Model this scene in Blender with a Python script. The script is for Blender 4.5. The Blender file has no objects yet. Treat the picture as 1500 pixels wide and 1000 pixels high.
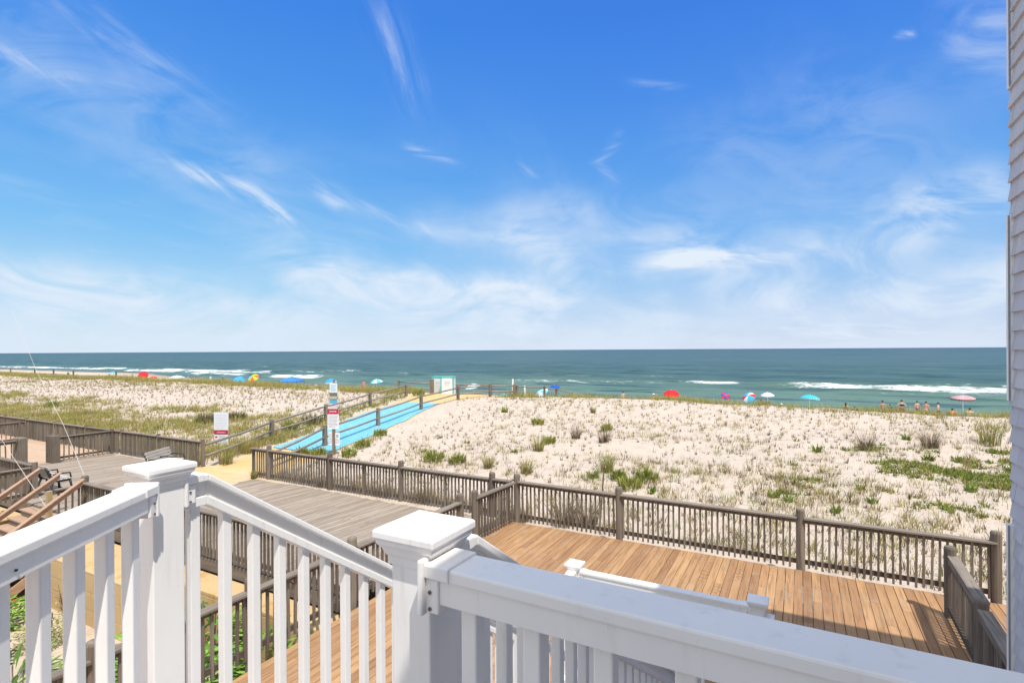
import bpy, bmesh, math, random
import numpy as np
from mathutils import Vector, Matrix, Quaternion
random.seed(7); RNG = np.random.default_rng(7)
R = math.radians
scene = bpy.context.scene
col = scene.collection
# World frame: X runs along the shore (to the right), Y out to sea, z = 0 is the boardwalk surface.

# ------------------------------------------------------------------ tags / hierarchy
LOC = {}
def tag(o, label=None, cat=None, group=None, kind=None):
    if label: o['label'] = label
    if cat: o['category'] = cat
    if group: o['group'] = group
    if kind: o['kind'] = kind
    return o
def wloc(o):
    v = Vector((0, 0, 0))
    while o is not None:
        v += o.location; o = o.parent
    return v
def thing(name, label, cat, loc=(0, 0, 0), rz=0.0, group=None):
    o = bpy.data.objects.new(name, None); col.objects.link(o)
    o.empty_display_size = .1
    o.location = loc; o.rotation_euler = (0, 0, rz)
    return tag(o, label, cat, group)
def link(name, me, parent=None, loc=(0, 0, 0), rz=0.0):
    o = bpy.data.objects.new(name, me); col.objects.link(o)
    o.parent = parent; o.location = loc; o.rotation_euler = (0, 0, rz)
    return o
def copy_tree(o, parent=None):
    c = o.copy(); col.objects.link(c); c.parent = parent
    for ch in list(o.children): copy_tree(ch, c)
    return c

# ------------------------------------------------------------------ mesh builder
class MB:
    def __init__(s): s.v = []; s.f = []; s.a = []; s.c = []
    def add(s, vs, fs, r=None, c=None):
        n = len(s.v); r = random.random() if r is None else r
        s.v += [tuple(v) for v in vs]; s.a += [r] * len(vs); s.c += [c or (1, 1, 1)] * len(vs)
        s.f += [tuple(i + n for i in f) for f in fs]; return s
    def box(s, x0, y0, z0, x1, y1, z1, r=None, c=None):
        v = [(x0,y0,z0),(x1,y0,z0),(x1,y1,z0),(x0,y1,z0),(x0,y0,z1),(x1,y0,z1),(x1,y1,z1),(x0,y1,z1)]
        return s.add(v, [(0,3,2,1),(4,5,6,7),(0,1,5,4),(1,2,6,5),(2,3,7,6),(3,0,4,7)], r, c)
    def cbox(s, cx, cy, cz, sx, sy, sz, rz=0, r=None, c=None):
        k, q = math.cos(rz), math.sin(rz); v = []
        for dz in (-1, 1):
            for dx, dy in ((-1,-1),(1,-1),(1,1),(-1,1)):
                x, y = dx*sx/2, dy*sy/2
                v.append((cx + x*k - y*q, cy + x*q + y*k, cz + dz*sz/2))
        return s.add(v, [(0,3,2,1),(4,5,6,7),(0,1,5,4),(1,2,6,5),(2,3,7,6),(3,0,4,7)], r, c)
    def beam(s, p0, p1, w, h, r=None, plumb=False, off=0.0, c=None):
        # rectangular bar p0->p1: w across (horizontal), h up; centre line shifted up by off
        p0, p1 = Vector(p0), Vector(p1); d = (p1 - p0)
        side = Vector((d.y, -d.x, 0))
        side = side.normalized() if side.length > 1e-6 else Vector((1, 0, 0))
        up = Vector((0, 0, 1)) if plumb else side.cross(d).normalized()
        if up.z < 0: up = -up
        v = []
        for p in (p0, p1):
            for a, b in ((-1,-1),(1,-1),(1,1),(-1,1)):
                v.append(p + side*(a*w/2) + up*(b*h/2 + off))
        return s.add(v, [(0,1,2,3),(7,6,5,4),(0,4,5,1),(1,5,6,2),(2,6,7,3),(3,7,4,0)], r, c)
    def tube(s, pts, rad, n=8, r=None, c=None, cap=True):
        pts = [Vector(p) for p in pts]; m = len(pts)
        rads = rad if isinstance(rad, (list, tuple)) else [rad]*m
        v = []; f = []
        for i, p in enumerate(pts):
            d = (pts[min(i+1, m-1)] - pts[max(i-1, 0)]).normalized()
            a = d.orthogonal() if abs(d.z) > .95 else d.cross(Vector((0, 0, 1)))
            if abs(d.z) > .95: a = Vector((1, 0, 0)) - d*d.x
            a.normalize(); b = d.cross(a)
            for k in range(n):
                t = 2*math.pi*k/n
                v.append(p + (a*math.cos(t) + b*math.sin(t))*rads[i])
        for i in range(m-1):
            for k in range(n):
                f.append((i*n+k, i*n+(k+1) % n, (i+1)*n+(k+1) % n, (i+1)*n+k))
        if cap:
            f.append(tuple(range(n-1, -1, -1))); f.append(tuple((m-1)*n+k for k in range(n)))
        return s.add(v, f, r, c)
    def sq(s, cx, cy, prof, rz=0, r=None):
        # square "lathe": list of (half width, z)
        v = []; f = []
        for h, z in prof:
            for dx, dy in ((-1,-1),(1,-1),(1,1),(-1,1)):
                x, y = dx*h, dy*h
                v.append((cx + x*math.cos(rz) - y*math.sin(rz), cy + x*math.sin(rz) + y*math.cos(rz), z))
        m = len(prof)
        for i in range(m-1):
            for k in range(4): f.append((i*4+k, i*4+(k+1) % 4, (i+1)*4+(k+1) % 4, (i+1)*4+k))
        f.append((3,2,1,0)); f.append(tuple((m-1)*4+k for k in range(4)))
        return s.add(v, f, r)
    def lathe(s, cx, cy, prof, n=16, r=None, c=None):
        v = []; f = []; m = len(prof)
        for h, z in prof:
            for k in range(n):
                t = 2*math.pi*k/n; v.append((cx + h*math.cos(t), cy + h*math.sin(t), z))
        for i in range(m-1):
            for k in range(n): f.append((i*n+k, i*n+(k+1) % n, (i+1)*n+(k+1) % n, (i+1)*n+k))
        f.append(tuple(range(n-1, -1, -1))); f.append(tuple((m-1)*n+k for k in range(n)))
        return s.add(v, f, r, c)
    def sphere(s, c0, rx, ry, rz, n=10, m=7, r=None, c=None):
        v = []; f = []
        for i in range(m+1):
            p = math.pi*i/m
            for k in range(n):
                t = 2*math.pi*k/n
                v.append((c0[0]+rx*math.sin(p)*math.cos(t), c0[1]+ry*math.sin(p)*math.sin(t), c0[2]-rz*math.cos(p)))
        for i in range(m):
            for k in range(n): f.append((i*n+k, i*n+(k+1) % n, (i+1)*n+(k+1) % n, (i+1)*n+k))
        return s.add(v, f, r, c)
    def mesh(s, name, mat, smooth=False, shift=None):
        me = bpy.data.meshes.new(name)
        vs = s.v if shift is None else [(a-shift[0], b-shift[1], c-shift[2]) for a, b, c in s.v]
        me.from_pydata(vs, [], s.f)
        at = me.attributes.new('rnd', 'FLOAT', 'POINT'); at.data.foreach_set('value', s.a)
        ca = me.attributes.new('tint', 'FLOAT_COLOR', 'POINT')
        ca.data.foreach_set('color', [x for c in s.c for x in (c[0], c[1], c[2], 1)])
        if mat: me.materials.append(mat)
        if smooth: me.polygons.foreach_set('use_smooth', [True]*len(me.polygons))
        me.update(); return me
    def build(s, name, mat, parent=None, bevel=0, smooth=False, label=None):
        # vertices given in world space; parent is an unrotated root or part
        L = wloc(parent) if parent else Vector((0, 0, 0))
        o = link(name, s.mesh(name, mat, smooth, L), parent)
        if bevel:
            b = o.modifiers.new('bevel', 'BEVEL'); b.width = bevel; b.segments = 2; b.limit_method = 'ANGLE'; b.angle_limit = R(40)
        if label: o['label'] = label
        return o

# ------------------------------------------------------------------ node expression helper
class NT:
    def __init__(s, tree): s.t = tree; s.n = tree.nodes; s.l = tree.links
    def node(s, typ, **kw):
        n = s.n.new(typ)
        for k, v in kw.items(): setattr(n, k, v)
        return n
    def put(s, sock, v):
        if isinstance(v, bpy.types.NodeSocket): s.l.new(v, sock)
        elif v is not None:
            if hasattr(sock.default_value, '__len__') and not hasattr(v, '__len__'): v = (v, v, v)
            if hasattr(v, '__len__') and len(sock.default_value) == 4 and len(v) == 3: v = (*v, 1)
            sock.default_value = v
    def m(s, op, a, b=None, c=None, clamp=False):
        n = s.node('ShaderNodeMath', operation=op, use_clamp=clamp)
        s.put(n.inputs[0], a); s.put(n.inputs[1], b); s.put(n.inputs[2], c)
        return n.outputs[0]
    def vm(s, op, a, b=None):
        n = s.node('ShaderNodeVectorMath', operation=op)
        s.put(n.inputs[0], a); s.put(n.inputs[1], b)
        return n.outputs['Value'] if op in ('DOT_PRODUCT', 'LENGTH') else n.outputs[0]
    def mix(s, f, a, b, mode='MIX'):
        n = s.node('ShaderNodeMix', data_type='RGBA', blend_type=mode); n.clamp_factor = True
        s.put(n.inputs['Factor'], f); s.put(n.inputs[6], a); s.put(n.inputs[7], b)
        return n.outputs[2]
    def noise(s, vec, scale, detail=4, rough=.55, dist=0, out='Fac'):
        n = s.node('ShaderNodeTexNoise')
        if vec is not None: s.put(n.inputs['Vector'], vec)
        n.inputs['Scale'].default_value = scale; n.inputs['Detail'].default_value = detail
        n.inputs['Roughness'].default_value = rough; n.inputs['Distortion'].default_value = dist
        return n.outputs[out]
    def map(s, v, a, b, c=0., d=1., smooth=True):
        n = s.node('ShaderNodeMapRange'); n.interpolation_type = 'SMOOTHSTEP' if smooth else 'LINEAR'
        s.put(n.inputs[0], v)
        for i, x in enumerate((a, b, c, d)): s.put(n.inputs[i+1], x)
        return n.outputs[0]
    def xyz(s, x, y, z):
        n = s.node('ShaderNodeCombineXYZ')
        for i, v in enumerate((x, y, z)): s.put(n.inputs[i], v)
        return n.outputs[0]
    def sep(s, v):
        n = s.node('ShaderNodeSeparateXYZ'); s.put(n.inputs[0], v); return n.outputs
    def attr(s, name, out='Fac'):
        return s.node('ShaderNodeAttribute', attribute_name=name).outputs[out]
    def scale(s, v, sc):
        return s.vm('MULTIPLY', v, sc)

def material(name, fn, rough=.6, spec=.5):
    m = bpy.data.materials.new(name); m.use_nodes = True
    t = NT(m.node_tree); b = m.node_tree.nodes['Principled BSDF']
    b.inputs['Roughness'].default_value = rough; b.inputs['Specular IOR Level'].default_value = spec
    fn(t, b); return m
def bump(t, b, h, strength=.3, dist=.02):
    n = t.node('ShaderNodeBump'); n.inputs['Strength'].default_value = strength; n.inputs['Distance'].default_value = dist
    t.put(n.inputs['Height'], h); t.l.new(n.outputs[0], b.inputs['Normal'])
def geo_pos(t): return t.node('ShaderNodeNewGeometry').outputs['Position']

def plain(name, c, rough=.55, var=.08, scale=30, spec=.4):
    def fn(t, b):
        n = t.noise(geo_pos(t), scale, 3)
        t.put(b.inputs['Base Color'], t.mix(n, tuple(x*(1-var) for x in c), tuple(min(1, x*(1+var)) for x in c)))
    return material(name, fn, rough, spec)

def vinyl_fn(t, b):
    p = geo_pos(t)
    n = t.noise(p, 3.0, 5, .6); f = t.noise(p, 60, 3, .6)
    st = t.noise(t.scale(p, (14, 14, 1.2)), 2.2, 4, .6)
    c = t.mix(t.map(n, .35, .75), (.895, .87, .825), (.85, .825, .785))
    c = t.mix(t.m('MULTIPLY', t.map(st, .54, .76), .38), c, (.64, .61, .565))
    c = t.mix(t.m('MULTIPLY', t.map(t.noise(p, 38, 4, .7), .66, .74), .30), c, (.50, .47, .43))
    t.put(b.inputs['Base Color'], c)
    t.put(b.inputs['Roughness'], t.map(f, .3, .7, .36, .5, False))
    bump(t, b, t.noise(p, 220, 2), .02, .002)
M_vinyl = material('white_vinyl', vinyl_fn, .42, .4)

def wood_fn(c0, c1, c2, axis, grain=26., obj_rand=True, knots=False, dirt=None):
    # weathered timber with grain stretched along axis (0 x, 1 y, 2 z)
    def fn(t, b):
        p = geo_pos(t); r = t.attr('rnd')
        if obj_rand:
            oi = t.node('ShaderNodeObjectInfo').outputs['Random']; r = t.m('FRACT', t.m('ADD', r, oi))
        off = t.xyz(t.m('MULTIPLY', r, 31.), t.m('MULTIPLY', r, 17.), t.m('MULTIPLY', r, 23.))
        sc = [grain, grain, grain]; sc[axis] = grain*.05
        g = t.noise(t.vm('ADD', t.scale(p, tuple(sc)), off), 1.0, 5, .62, .6)
        n = t.noise(t.vm('ADD', p, off), 1.6, 4, .6)
        c = t.mix(r, c0, c1)
        c = t.mix(t.m('MULTIPLY', t.map(g, .42, .74), .75), c, c2)
        c = t.mix(t.m('MULTIPLY', t.map(n, .45, .8), .35), c, c2 if dirt is None else dirt)
        if knots:
            s2 = [9., 9., 9.]; s2[axis] = .9
            w = t.node('ShaderNodeTexWave', wave_type='RINGS', rings_direction='SPHERICAL')
            w.inputs['Scale'].default_value = 2.6; w.inputs['Distortion'].default_value = 5.5; w.inputs['Detail'].default_value = 2
            t.put(w.inputs['Vector'], t.vm('ADD', t.scale(p, tuple(s2)), off))
            k = t.m('MULTIPLY', t.map(w.outputs['Fac'], .55, .95), t.map(t.noise(t.vm('ADD', p, off), .8, 2), .52, .64))
            c = t.mix(t.m('MULTIPLY', k, .5), c, (.15, .07, .03))
        t.put(b.inputs['Base Color'], c)
        bump(t, b, g, .35, .004)
    return fn
GRAYW = ((.27,.225,.175), (.15,.12,.093), (.085,.068,.054))
M_fz = material('weathered_wood_upright', wood_fn(*GRAYW, 2), .85, .2)
M_fx = material('weathered_wood_along_shore', wood_fn((.28,.235,.19), (.20,.165,.13), (.10,.082,.066), 0), .85, .2)
M_fy = material('weathered_wood_across_shore', wood_fn((.28,.235,.19), (.20,.165,.13), (.10,.082,.066), 1), .85, .2)
M_fdark = material('shade_darkened_wood', wood_fn((.15,.12,.095), (.11,.088,.07), (.06,.048,.04), 0), .9, .15)  # shade on the fence bottom rails put into a darker wood colour
M_grayboards = material('weathered_boardwalk', wood_fn((.40,.33,.26), (.28,.225,.175), (.16,.13,.10), 1, 30, False, dirt=(.42,.34,.26)), .85, .2)
M_tanboards = material('new_boardwalk', wood_fn((.55,.40,.28), (.50,.35,.24), (.40,.27,.18), 1, 22, False), .8, .2)
M_deck = material('stained_deck', wood_fn((.50,.295,.14), (.31,.165,.08), (.18,.095,.045), 1, 26, False, True, dirt=(.47,.36,.25)), .7, .3)
M_newy = material('new_timber', wood_fn((.46,.31,.21), (.42,.27,.18), (.28,.17,.11), 1, 30), .75, .25)
M_newz = material('treated_post', wood_fn((.42,.32,.17), (.40,.29,.15), (.27,.19,.10), 2, 30), .8, .25)
M_rope = material('split_rail_wood', wood_fn((.32,.28,.24), (.25,.215,.18), (.12,.10,.085), 0, 18), .9, .2)

M_dark = plain('dark_metal', (.03, .03, .032), .5, .2)
def sand_fn(t, b):
    p = geo_pos(t); y = t.attr('path'); w = t.attr('wet')
    n1 = t.noise(p, .35, 5, .6); n2 = t.noise(p, 2.2, 5, .65); n3 = t.noise(p, 14, 4, .65)
    c = t.mix(n1, (.505, .418, .337), (.565, .476, .392))
    c = t.mix(t.m('MULTIPLY', t.map(n2, .5, .75), .55), c, (.40, .31, .235))
    c = t.mix(t.m('MULTIPLY', t.map(n3, .6, .8), .45), c, (.33, .25, .18))
    yc = t.mix(n2, (.62, .40, .155), (.66, .47, .23))
    yc = t.mix(t.m('MULTIPLY', t.map(n3, .48, .7), .6), yc, (.44, .27, .10)); yc = t.mix(t.m('MULTIPLY', t.map(n1, .45, .65), .45), yc, (.62, .48, .30))
    c = t.mix(y, c, yc)
    c = t.mix(w, c, (.30, .235, .175))
    t.put(b.inputs['Base Color'], c)
    h = t.m('ADD', t.m('MULTIPLY', t.noise(p, 3.2, 3, .5), 1.0), t.m('MULTIPLY', n3, .35))
    bump(t, b, h, .7, .14)
M_sand = material('dune_sand', sand_fn, .95, .1)

def leaf_fn(t, b):
    c = t.attr('tint', 'Color'); t.put(b.inputs['Base Color'], c)
    tr = t.node('ShaderNodeBsdfTranslucent'); t.put(tr.inputs['Color'], t.mix(.5, c, (.3, .3, .05), 'MULTIPLY'))
    mx = t.node('ShaderNodeMixShader'); mx.inputs[0].default_value = .22
    t.l.new(b.outputs[0], mx.inputs[1]); t.put(tr.inputs['Color'], c); t.l.new(tr.outputs[0], mx.inputs[2])
    out = [n for n in t.n if n.type == 'OUTPUT_MATERIAL'][0]; t.l.new(mx.outputs[0], out.inputs['Surface'])
M_leaf = material('leaves', leaf_fn, .7, .2)
def tint_fn(t, b): t.put(b.inputs['Base Color'], t.attr('tint', 'Color'))
M_tint = material('coloured_fabric', tint_fn, .75, .2)

# ------------------------------------------------------------------ terrain
PR = [(12,-.25),(36,1.05),(46,-1.2),(62,-1.40),(97,-2.6),(140,-4.0),(260,-6)]
SEA = -2.6
def _h(a, b, s):
    n = np.sin(a*127.1 + b*311.7 + s*74.7)*43758.5453
    return n - np.floor(n)
def vnoise(x, y, s=0):
    xi, yi = np.floor(x), np.floor(y); fx, fy = x-xi, y-yi
    fx = fx*fx*(3-2*fx); fy = fy*fy*(3-2*fy)
    a = _h(xi, yi, s); b = _h(xi+1, yi, s); c = _h(xi, yi+1, s); d = _h(xi+1, yi+1, s)
    return (a*(1-fx)+b*fx)*(1-fy) + (c*(1-fx)+d*fx)*fy
def fbm(x, y, oct=4, s=0):
    v = 0; a = .5
    for i in range(oct):
        v = v + a*(vnoise(x, y, s+i)-.5); x = x*2.03+11.3; y = y*2.03+4.7; a *= .5
    return v
XS, ZS = [p[0] for p in PR], [p[1] for p in PR]
PATH_L = ([12, 16.3, 22, 28, 31.3, 34, 38, 44], [-20.4, -21.5, -23.4, -25.4, -26.2, -27.5, -29, -31])
PATH_R = ([12, 16.3, 20, 24.6, 31.3, 34, 38, 44], [-17.0, -17.9, -18.8, -20.1, -22.0, -20.5, -20, -26])
def path_mask(X, Y):
    l = np.interp(Y, *PATH_L); r = np.interp(Y, *PATH_R)
    w = .35*fbm(X*1.3, Y*1.3, 3, 40)
    d = np.minimum(X-l, r-X) + w
    return np.clip((d+.25)/.6, 0, 1) * np.clip((44-Y)/4, 0, 1)
def terrain(X, Y):
    X = np.asarray(X, float); Y = np.asarray(Y, float)
    q = 1.35*np.clip((X+190)/165, 0, 1); Ye = np.where(Y > 48, 48+(Y-48)*(1+q), Y)
    z = sum(np.interp(Ye+o, XS, ZS) for o in (-2.5, -1.2, 0, 1.2, 2.5))/5
    k = np.clip((Y-12.1)/4, 0, 1) * np.clip((92-Y)/30, .12, 1)
    pm = path_mask(X, Y)
    rough = fbm(X/7, Y/7, 3, 1)*.55 + fbm(X/1.6, Y/1.6, 4, 9)*.24 + fbm(X/.45, Y/.45, 2, 21)*.07
    return z + k*rough*(1-.75*pm)
def tz(x, y): return float(terrain(x, y))

def grid_mesh(name, xs, ys, zf, attrs, mat, smooth=True):
    X, Y = np.meshgrid(xs, ys); Z = zf(X, Y)
    nx, ny = len(xs), len(ys)
    V = np.stack([X, Y, Z], -1).reshape(-1, 3)
    i = np.arange(nx*ny).reshape(ny, nx)
    F = np.stack([i[:-1, :-1], i[:-1, 1:], i[1:, 1:], i[1:, :-1]], -1).reshape(-1, 4)
    me = bpy.data.meshes.new(name)
    me.vertices.add(len(V)); me.vertices.foreach_set('co', V.ravel())
    me.loops.add(F.size); me.loops.foreach_set('vertex_index', F.ravel().astype(np.int32))
    me.polygons.add(len(F)); me.polygons.foreach_set('loop_start', np.arange(0, F.size, 4, dtype=np.int32))
    me.polygons.foreach_set('loop_total', np.full(len(F), 4, np.int32))
    me.update(calc_edges=True); me.validate()
    for k, fn in attrs.items():
        a = me.attributes.new(k, 'FLOAT', 'POINT'); a.data.foreach_set('value', np.asarray(fn(X, Y)*np.ones_like(X), np.float32).ravel())
    me.materials.append(mat)
    if smooth: me.polygons.foreach_set('use_smooth', np.ones(len(me.polygons), bool))
    return me
def spread(a, b, st, lo, hi, g=1.12):
    c = list(np.arange(a, b+1e-6, st)); d = st
    while c[-1] < hi: d *= g; c.append(min(c[-1]+d, hi))
    d = st
    while c[0] > lo: d *= g; c.insert(0, max(c[0]-d, lo))
    return np.array(c)

gx = spread(-34, 12, .16, -650, 240, 1.06); gy = np.concatenate([np.arange(12.18, 38, .16), spread(38.1, 50, .4, 38.1, 200, 1.1)])
me = grid_mesh('dune_sand', gx, gy, terrain, {'path': path_mask, 'wet': lambda X, Y: np.clip((48+(Y-48)*(1+1.35*np.clip((X+190)/165, 0, 1))-90+6*fbm(X/20, Y/20, 2, 5))/6, 0, 1)}, M_sand)
tag(link('sand_dune_and_beach', me), kind='structure')

# ------------------------------------------------------------------ sea
FOAM = [  # x0, y0, x1, y1, half width, strength : lines where breakers stand
 (-360,110,-252,113.5,1.6,.85), (-262,113,-238,117,1.6,.8), (-226,107.5,-186,108,1.8,1.0), (-215,112.5,-165,118,1.6,.85), (-186,107,-150,117,1.9,.8),
 (-158,118,-128,138,2.4,.6), (-128,97.5,-108,98.2,2.2,1.0), (-170,98.5,-140,99,1.2,.9), (-60,104,-22,109,2.2,.45), (-22,112.5,-8,111.0,1.9,.85),
 (-7,112,-4.5,114,1.4,.7), (-4,108,14,106,1.6,.85), (8,106,60,104,2.3,.80), (0,110.5,40,109.5,1.3,.62), (4,114.5,60,113,1.2,.6), (10,101.5,60,100,1.0,.5), (18,118,60,121,1.6,.45), (8,100.5,60,99,1.3,.5), (26,158,28.5,158,1.0,.8), (-101,118,-97,118,1.0,.9),
 (-252,128,-247,129,1.0,.8), (-330,152,-180,158,1.5,.32), (-600,104,-340,106,2.0,.9), (-90,101,-40,99.5,1.0,.4), (-70,128,-20,136,1.5,.25), (-140,150,-60,160,1.6,.25), (10,140,80,138,1.3,.25)]
def foam(X, Y):
    f = np.zeros_like(X)
    wob = 2.2*fbm(X/9, Y/30, 3, 60)
    for x0, y0, x1, y1, w, s in FOAM:
        t = np.clip((X-x0)/(x1-x0), 0, 1); yc = y0 + (y1-y0)*t + wob
        ex = np.maximum(np.maximum(x0-X, X-x1), 0)/3.0
        ends = np.minimum(1, .25+np.minimum(X-x0, x1-X)/6).clip(.15, 1)
        d = (Y-yc); d = np.where(d > 0, d/w*1.5, d/(w*2.0))
        f = np.maximum(f, .86*s*(.55+1.0*(.5+fbm(X/14, Y/3, 3, 90)))*ends*np.exp(-d*d)*np.exp(-ex*ex))
    q = 1.35*np.clip((X+190)/165, 0, 1); Ye = 48+(Y-48)*(1+q)
    f = np.maximum(f, .62*np.exp(-((Ye-97.3-1.5*fbm(X/12, Y*0, 3, 70))/.9)**2))
    return f
def seaz(X, Y):
    k = np.clip((420-Y)/300, 0, 1)
    w = .30*np.sin((Y+9*fbm(X/40, Y/60, 2, 80))/2.05) + .20*np.sin((Y*.9+X*.08+12*fbm(X/30, Y/30, 2, 83))/.9)
    w = w + .8*fbm(X/9, Y/2.5, 3, 86)
    b = np.zeros_like(X)
    for x0, y0, x1, y1, wd, s in FOAM:
        t = np.clip((X-x0)/(x1-x0), 0, 1); yc = y0+(y1-y0)*t+2.2*fbm(X/9, Y/30, 3, 60)
        ex = np.maximum(np.maximum(x0-X, X-x1), 0)/6.0
        b = np.maximum(b, s*.8*np.exp(-((Y-yc-.8)/2.0)**2)*np.exp(-ex*ex))
    shore = np.clip((48+(Y-48)*(1+1.35*np.clip((X+190)/165, 0, 1))-96)/14, .06, 1)
    return SEA + k*(.55*w*shore) + b*shore
sx = spread(-360, 66, 1.1, -22000, 22000, 1.10); sy = np.concatenate([np.arange(62, 93, .7), np.arange(93, 175, .45), spread(175, 230, .8, 175, 30000, 1.07)[1:]])
def sea_fn(t, b):
    p = geo_pos(t); X, Y, Z = t.sep(p)
    near = t.map(Y, 84, 150); far = t.map(Y, 250, 2600, smooth=False)
    lf = t.noise(t.scale(p, (.012, .05, 1)), 1.0, 4, .6, .5)
    mf = t.noise(t.scale(p, (.05, .30, 1)), 1.0, 4, .65, .4)
    sf = t.noise(t.scale(p, (.35, 1.3, 1)), 1.0, 5, .65, .3)
    c = t.mix(near, (.118, .19, .128), (.052, .098, .082))
    c = t.mix(t.m('POWER', far, .45), c, (.026, .062, .080))
    c = t.mix(t.m('MULTIPLY', t.map(lf, .46, .62), .55), c, (.068, .128, .115))
    c = t.mix(t.m('MULTIPLY', t.map(mf, .48, .66), .75), c, (.014, .052, .055))
    c = t.mix(t.m('MULTIPLY', t.map(mf, .48, .30), .45), c, (.105, .17, .155))
    c = t.mix(t.m('MULTIPLY', t.map(sf, .45, .75), .35), c, (.012, .045, .05))
    fo = t.attr('foam')
    n = t.noise(t.scale(p, (.30, .9, 1)), 1.0, 6, .7, 1.0); n2 = t.noise(t.scale(p, (1.1, 2.8, 1)), 1.0, 5, .7, 1.)
    nn = t.m('ADD', t.m('MULTIPLY', n, .65), t.m('MULTIPLY', n2, .35))
    fm = t.map(t.m('ADD', fo, t.m('MULTIPLY', t.m('SUBTRACT', nn, .5), 3.0)), .38, .98)
    cap = t.m('MULTIPLY', t.map(t.noise(t.scale(p, (.22, .8, 1)), 1., 3, .6), .76, .82), t.map(Y, 500, 150, 0, .5))
    fm = t.m('MAXIMUM', fm, cap)
    c = t.mix(fm, c, (.80, .82, .83))
    t.put(b.inputs['Base Color'], c)
    t.put(b.inputs['Roughness'], t.m('ADD', .38, t.m('MULTIPLY', fm, .5)))
    h = t.m('ADD', t.m('MULTIPLY', sf, .5), t.m('MULTIPLY', n2, .2))
    bump(t, b, h, .5, .5)
M_sea = material('sea_water', sea_fn, .4, .12)
me = grid_mesh('sea', sx, sy, seaz, {'foam': lambda X, Y: foam(X, Y)}, M_sea)
tag(link('sea', me), kind='structure')

# ------------------------------------------------------------------ camera, sun, sky
cam = bpy.data.cameras.new('camera'); co = bpy.data.objects.new('camera', cam); col.objects.link(co)
cam.sensor_width = 36; cam.lens = 36*780/1500; cam.shift_y = 12.5/1500; cam.clip_start = .05; cam.clip_end = 60000
co.matrix_world = Matrix.Translation((0, 0, 4.4)) @ Matrix.Rotation(R(28.5), 4, 'Z') @ Matrix.Rotation(R(90), 4, 'X') @ Matrix.Rotation(R(-.34), 4, 'Z')
scene.camera = co
SEL = 63.0; sh = Vector((.80, -.60, 0))
sdir = Vector((sh.x*math.cos(R(SEL)), sh.y*math.cos(R(SEL)), math.sin(R(SEL))))
sl = bpy.data.lights.new('sun', 'SUN'); sl.energy = 4.7; sl.angle = R(.53); sl.color = (1, .955, .885)
so = bpy.data.objects.new('sun', sl); col.objects.link(so)
so.rotation_euler = (-sdir).to_track_quat('-Z', 'Y').to_euler(); so.location = (20, -10, 40)
scene.view_settings.view_transform = 'Standard'; scene.view_settings.look = 'None'
scene.view_settings.exposure = 0; scene.view_settings.gamma = 1

def skydir(px, py):
    v = Vector(((px-750)/780, -(py-512.5)/780, -1)).normalized()
    return (co.matrix_world.to_3x3() @ v).normalized()
world = bpy.data.worlds.new('World'); scene.world = world; world.use_nodes = True
t = NT(world.node_tree); bg = world.node_tree.nodes['Background']
D = t.node('ShaderNodeTexCoord').outputs['Generated']; D = t.vm('NORMALIZE', D)
dx, dy, dz = t.sep(D)
skyt = t.node('ShaderNodeTexSky', sky_type='NISHITA'); skyt.sun_disc = False
skyt.sun_elevation = R(SEL); skyt.sun_rotation = math.atan2(sh.x, sh.y); skyt.altitude = 0; skyt.dust_density = .6; skyt.ozone_density = 2.2
nish = t.scale(skyt.outputs[0], (.075, .075, .075))
ramp = t.node('ShaderNodeValToRGB'); t.l.new(t.m('MAXIMUM', dz, 0), ramp.inputs[0])
els = [(0, (.66,.80,.96)), (.05, (.54,.76,1.0)), (.11, (.36,.66,1.0)), (.19, (.205,.54,1.0)), (.30, (.105,.40,.96)), (.42, (.066,.305,.93)), (.52, (.046,.25,.89)), (1, (.03,.14,.6))]
cr = ramp.color_ramp
while len(cr.elements) < len(els): cr.elements.new(.5)
for e, (p, c) in zip(cr.elements, els): e.position = p; e.color = (*c, 1)
skyc = t.mix(.85, nish, ramp.outputs[0])
skyc = t.mix(t.map(t.m('ADD', t.m('MULTIPLY', dx, .88), t.m('MULTIPLY', dy, .48)), -.6, .5), t.mix(1., skyc, (1.12, 1.08, 1.0), 'MULTIPLY'), t.mix(1., skyc, (1.05, .96, .98), 'MULTIPLY'))
# cirrus: flat-layer coordinates for the fine streaks
inv = t.m('DIVIDE', 1.0, t.m('ADD', t.m('MAXIMUM', dz, 0), .12))
P = t.xyz(t.m('MULTIPLY', dx, inv), t.m('MULTIPLY', dy, inv), 0)
WC = t.sep(t.vm('SUBTRACT', t.noise(D, 9., 3, .6, out='Color'), (.5, .5, .5))); WARP = [WC[0], WC[1], WC[2]]
# the seaward part of the sky on a tangent plane: G = (right, up, 1)
fw = t.m('ADD', t.m('MULTIPLY', dx, -math.sin(R(28.5))), t.m('MULTIPLY', dy, math.cos(R(28.5)))); ifw = t.m('DIVIDE', 1., t.m('MAXIMUM', fw, .05))
G = t.xyz(t.m('MULTIPLY', t.vm('DOT_PRODUCT', D, (math.cos(R(28.5)), math.sin(R(28.5)), 0)), ifw), t.m('MULTIPLY', dz, ifw), 1.)
STREAK = []
for k, ang in enumerate((-34, -8, 20, -72)):
    ca, sa_ = math.cos(R(ang)), math.sin(R(ang))
    n_ = t.noise(t.xyz(t.vm('DOT_PRODUCT', G, (4.5*ca, 4.5*sa_, 3.*k)), t.vm('DOT_PRODUCT', G, (-25*sa_, 25*ca, 7.*k)), 0), 1.0, 5, .62, .9)
    STREAK.append([ang, t.map(n_, .38, .80), None])
n_ = t.noise(t.scale(G, (2.2, 5.5, 1)), 1.6, 5, .6, 1.3); SOFT = [None, t.map(n_, .27, .66), None]
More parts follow.
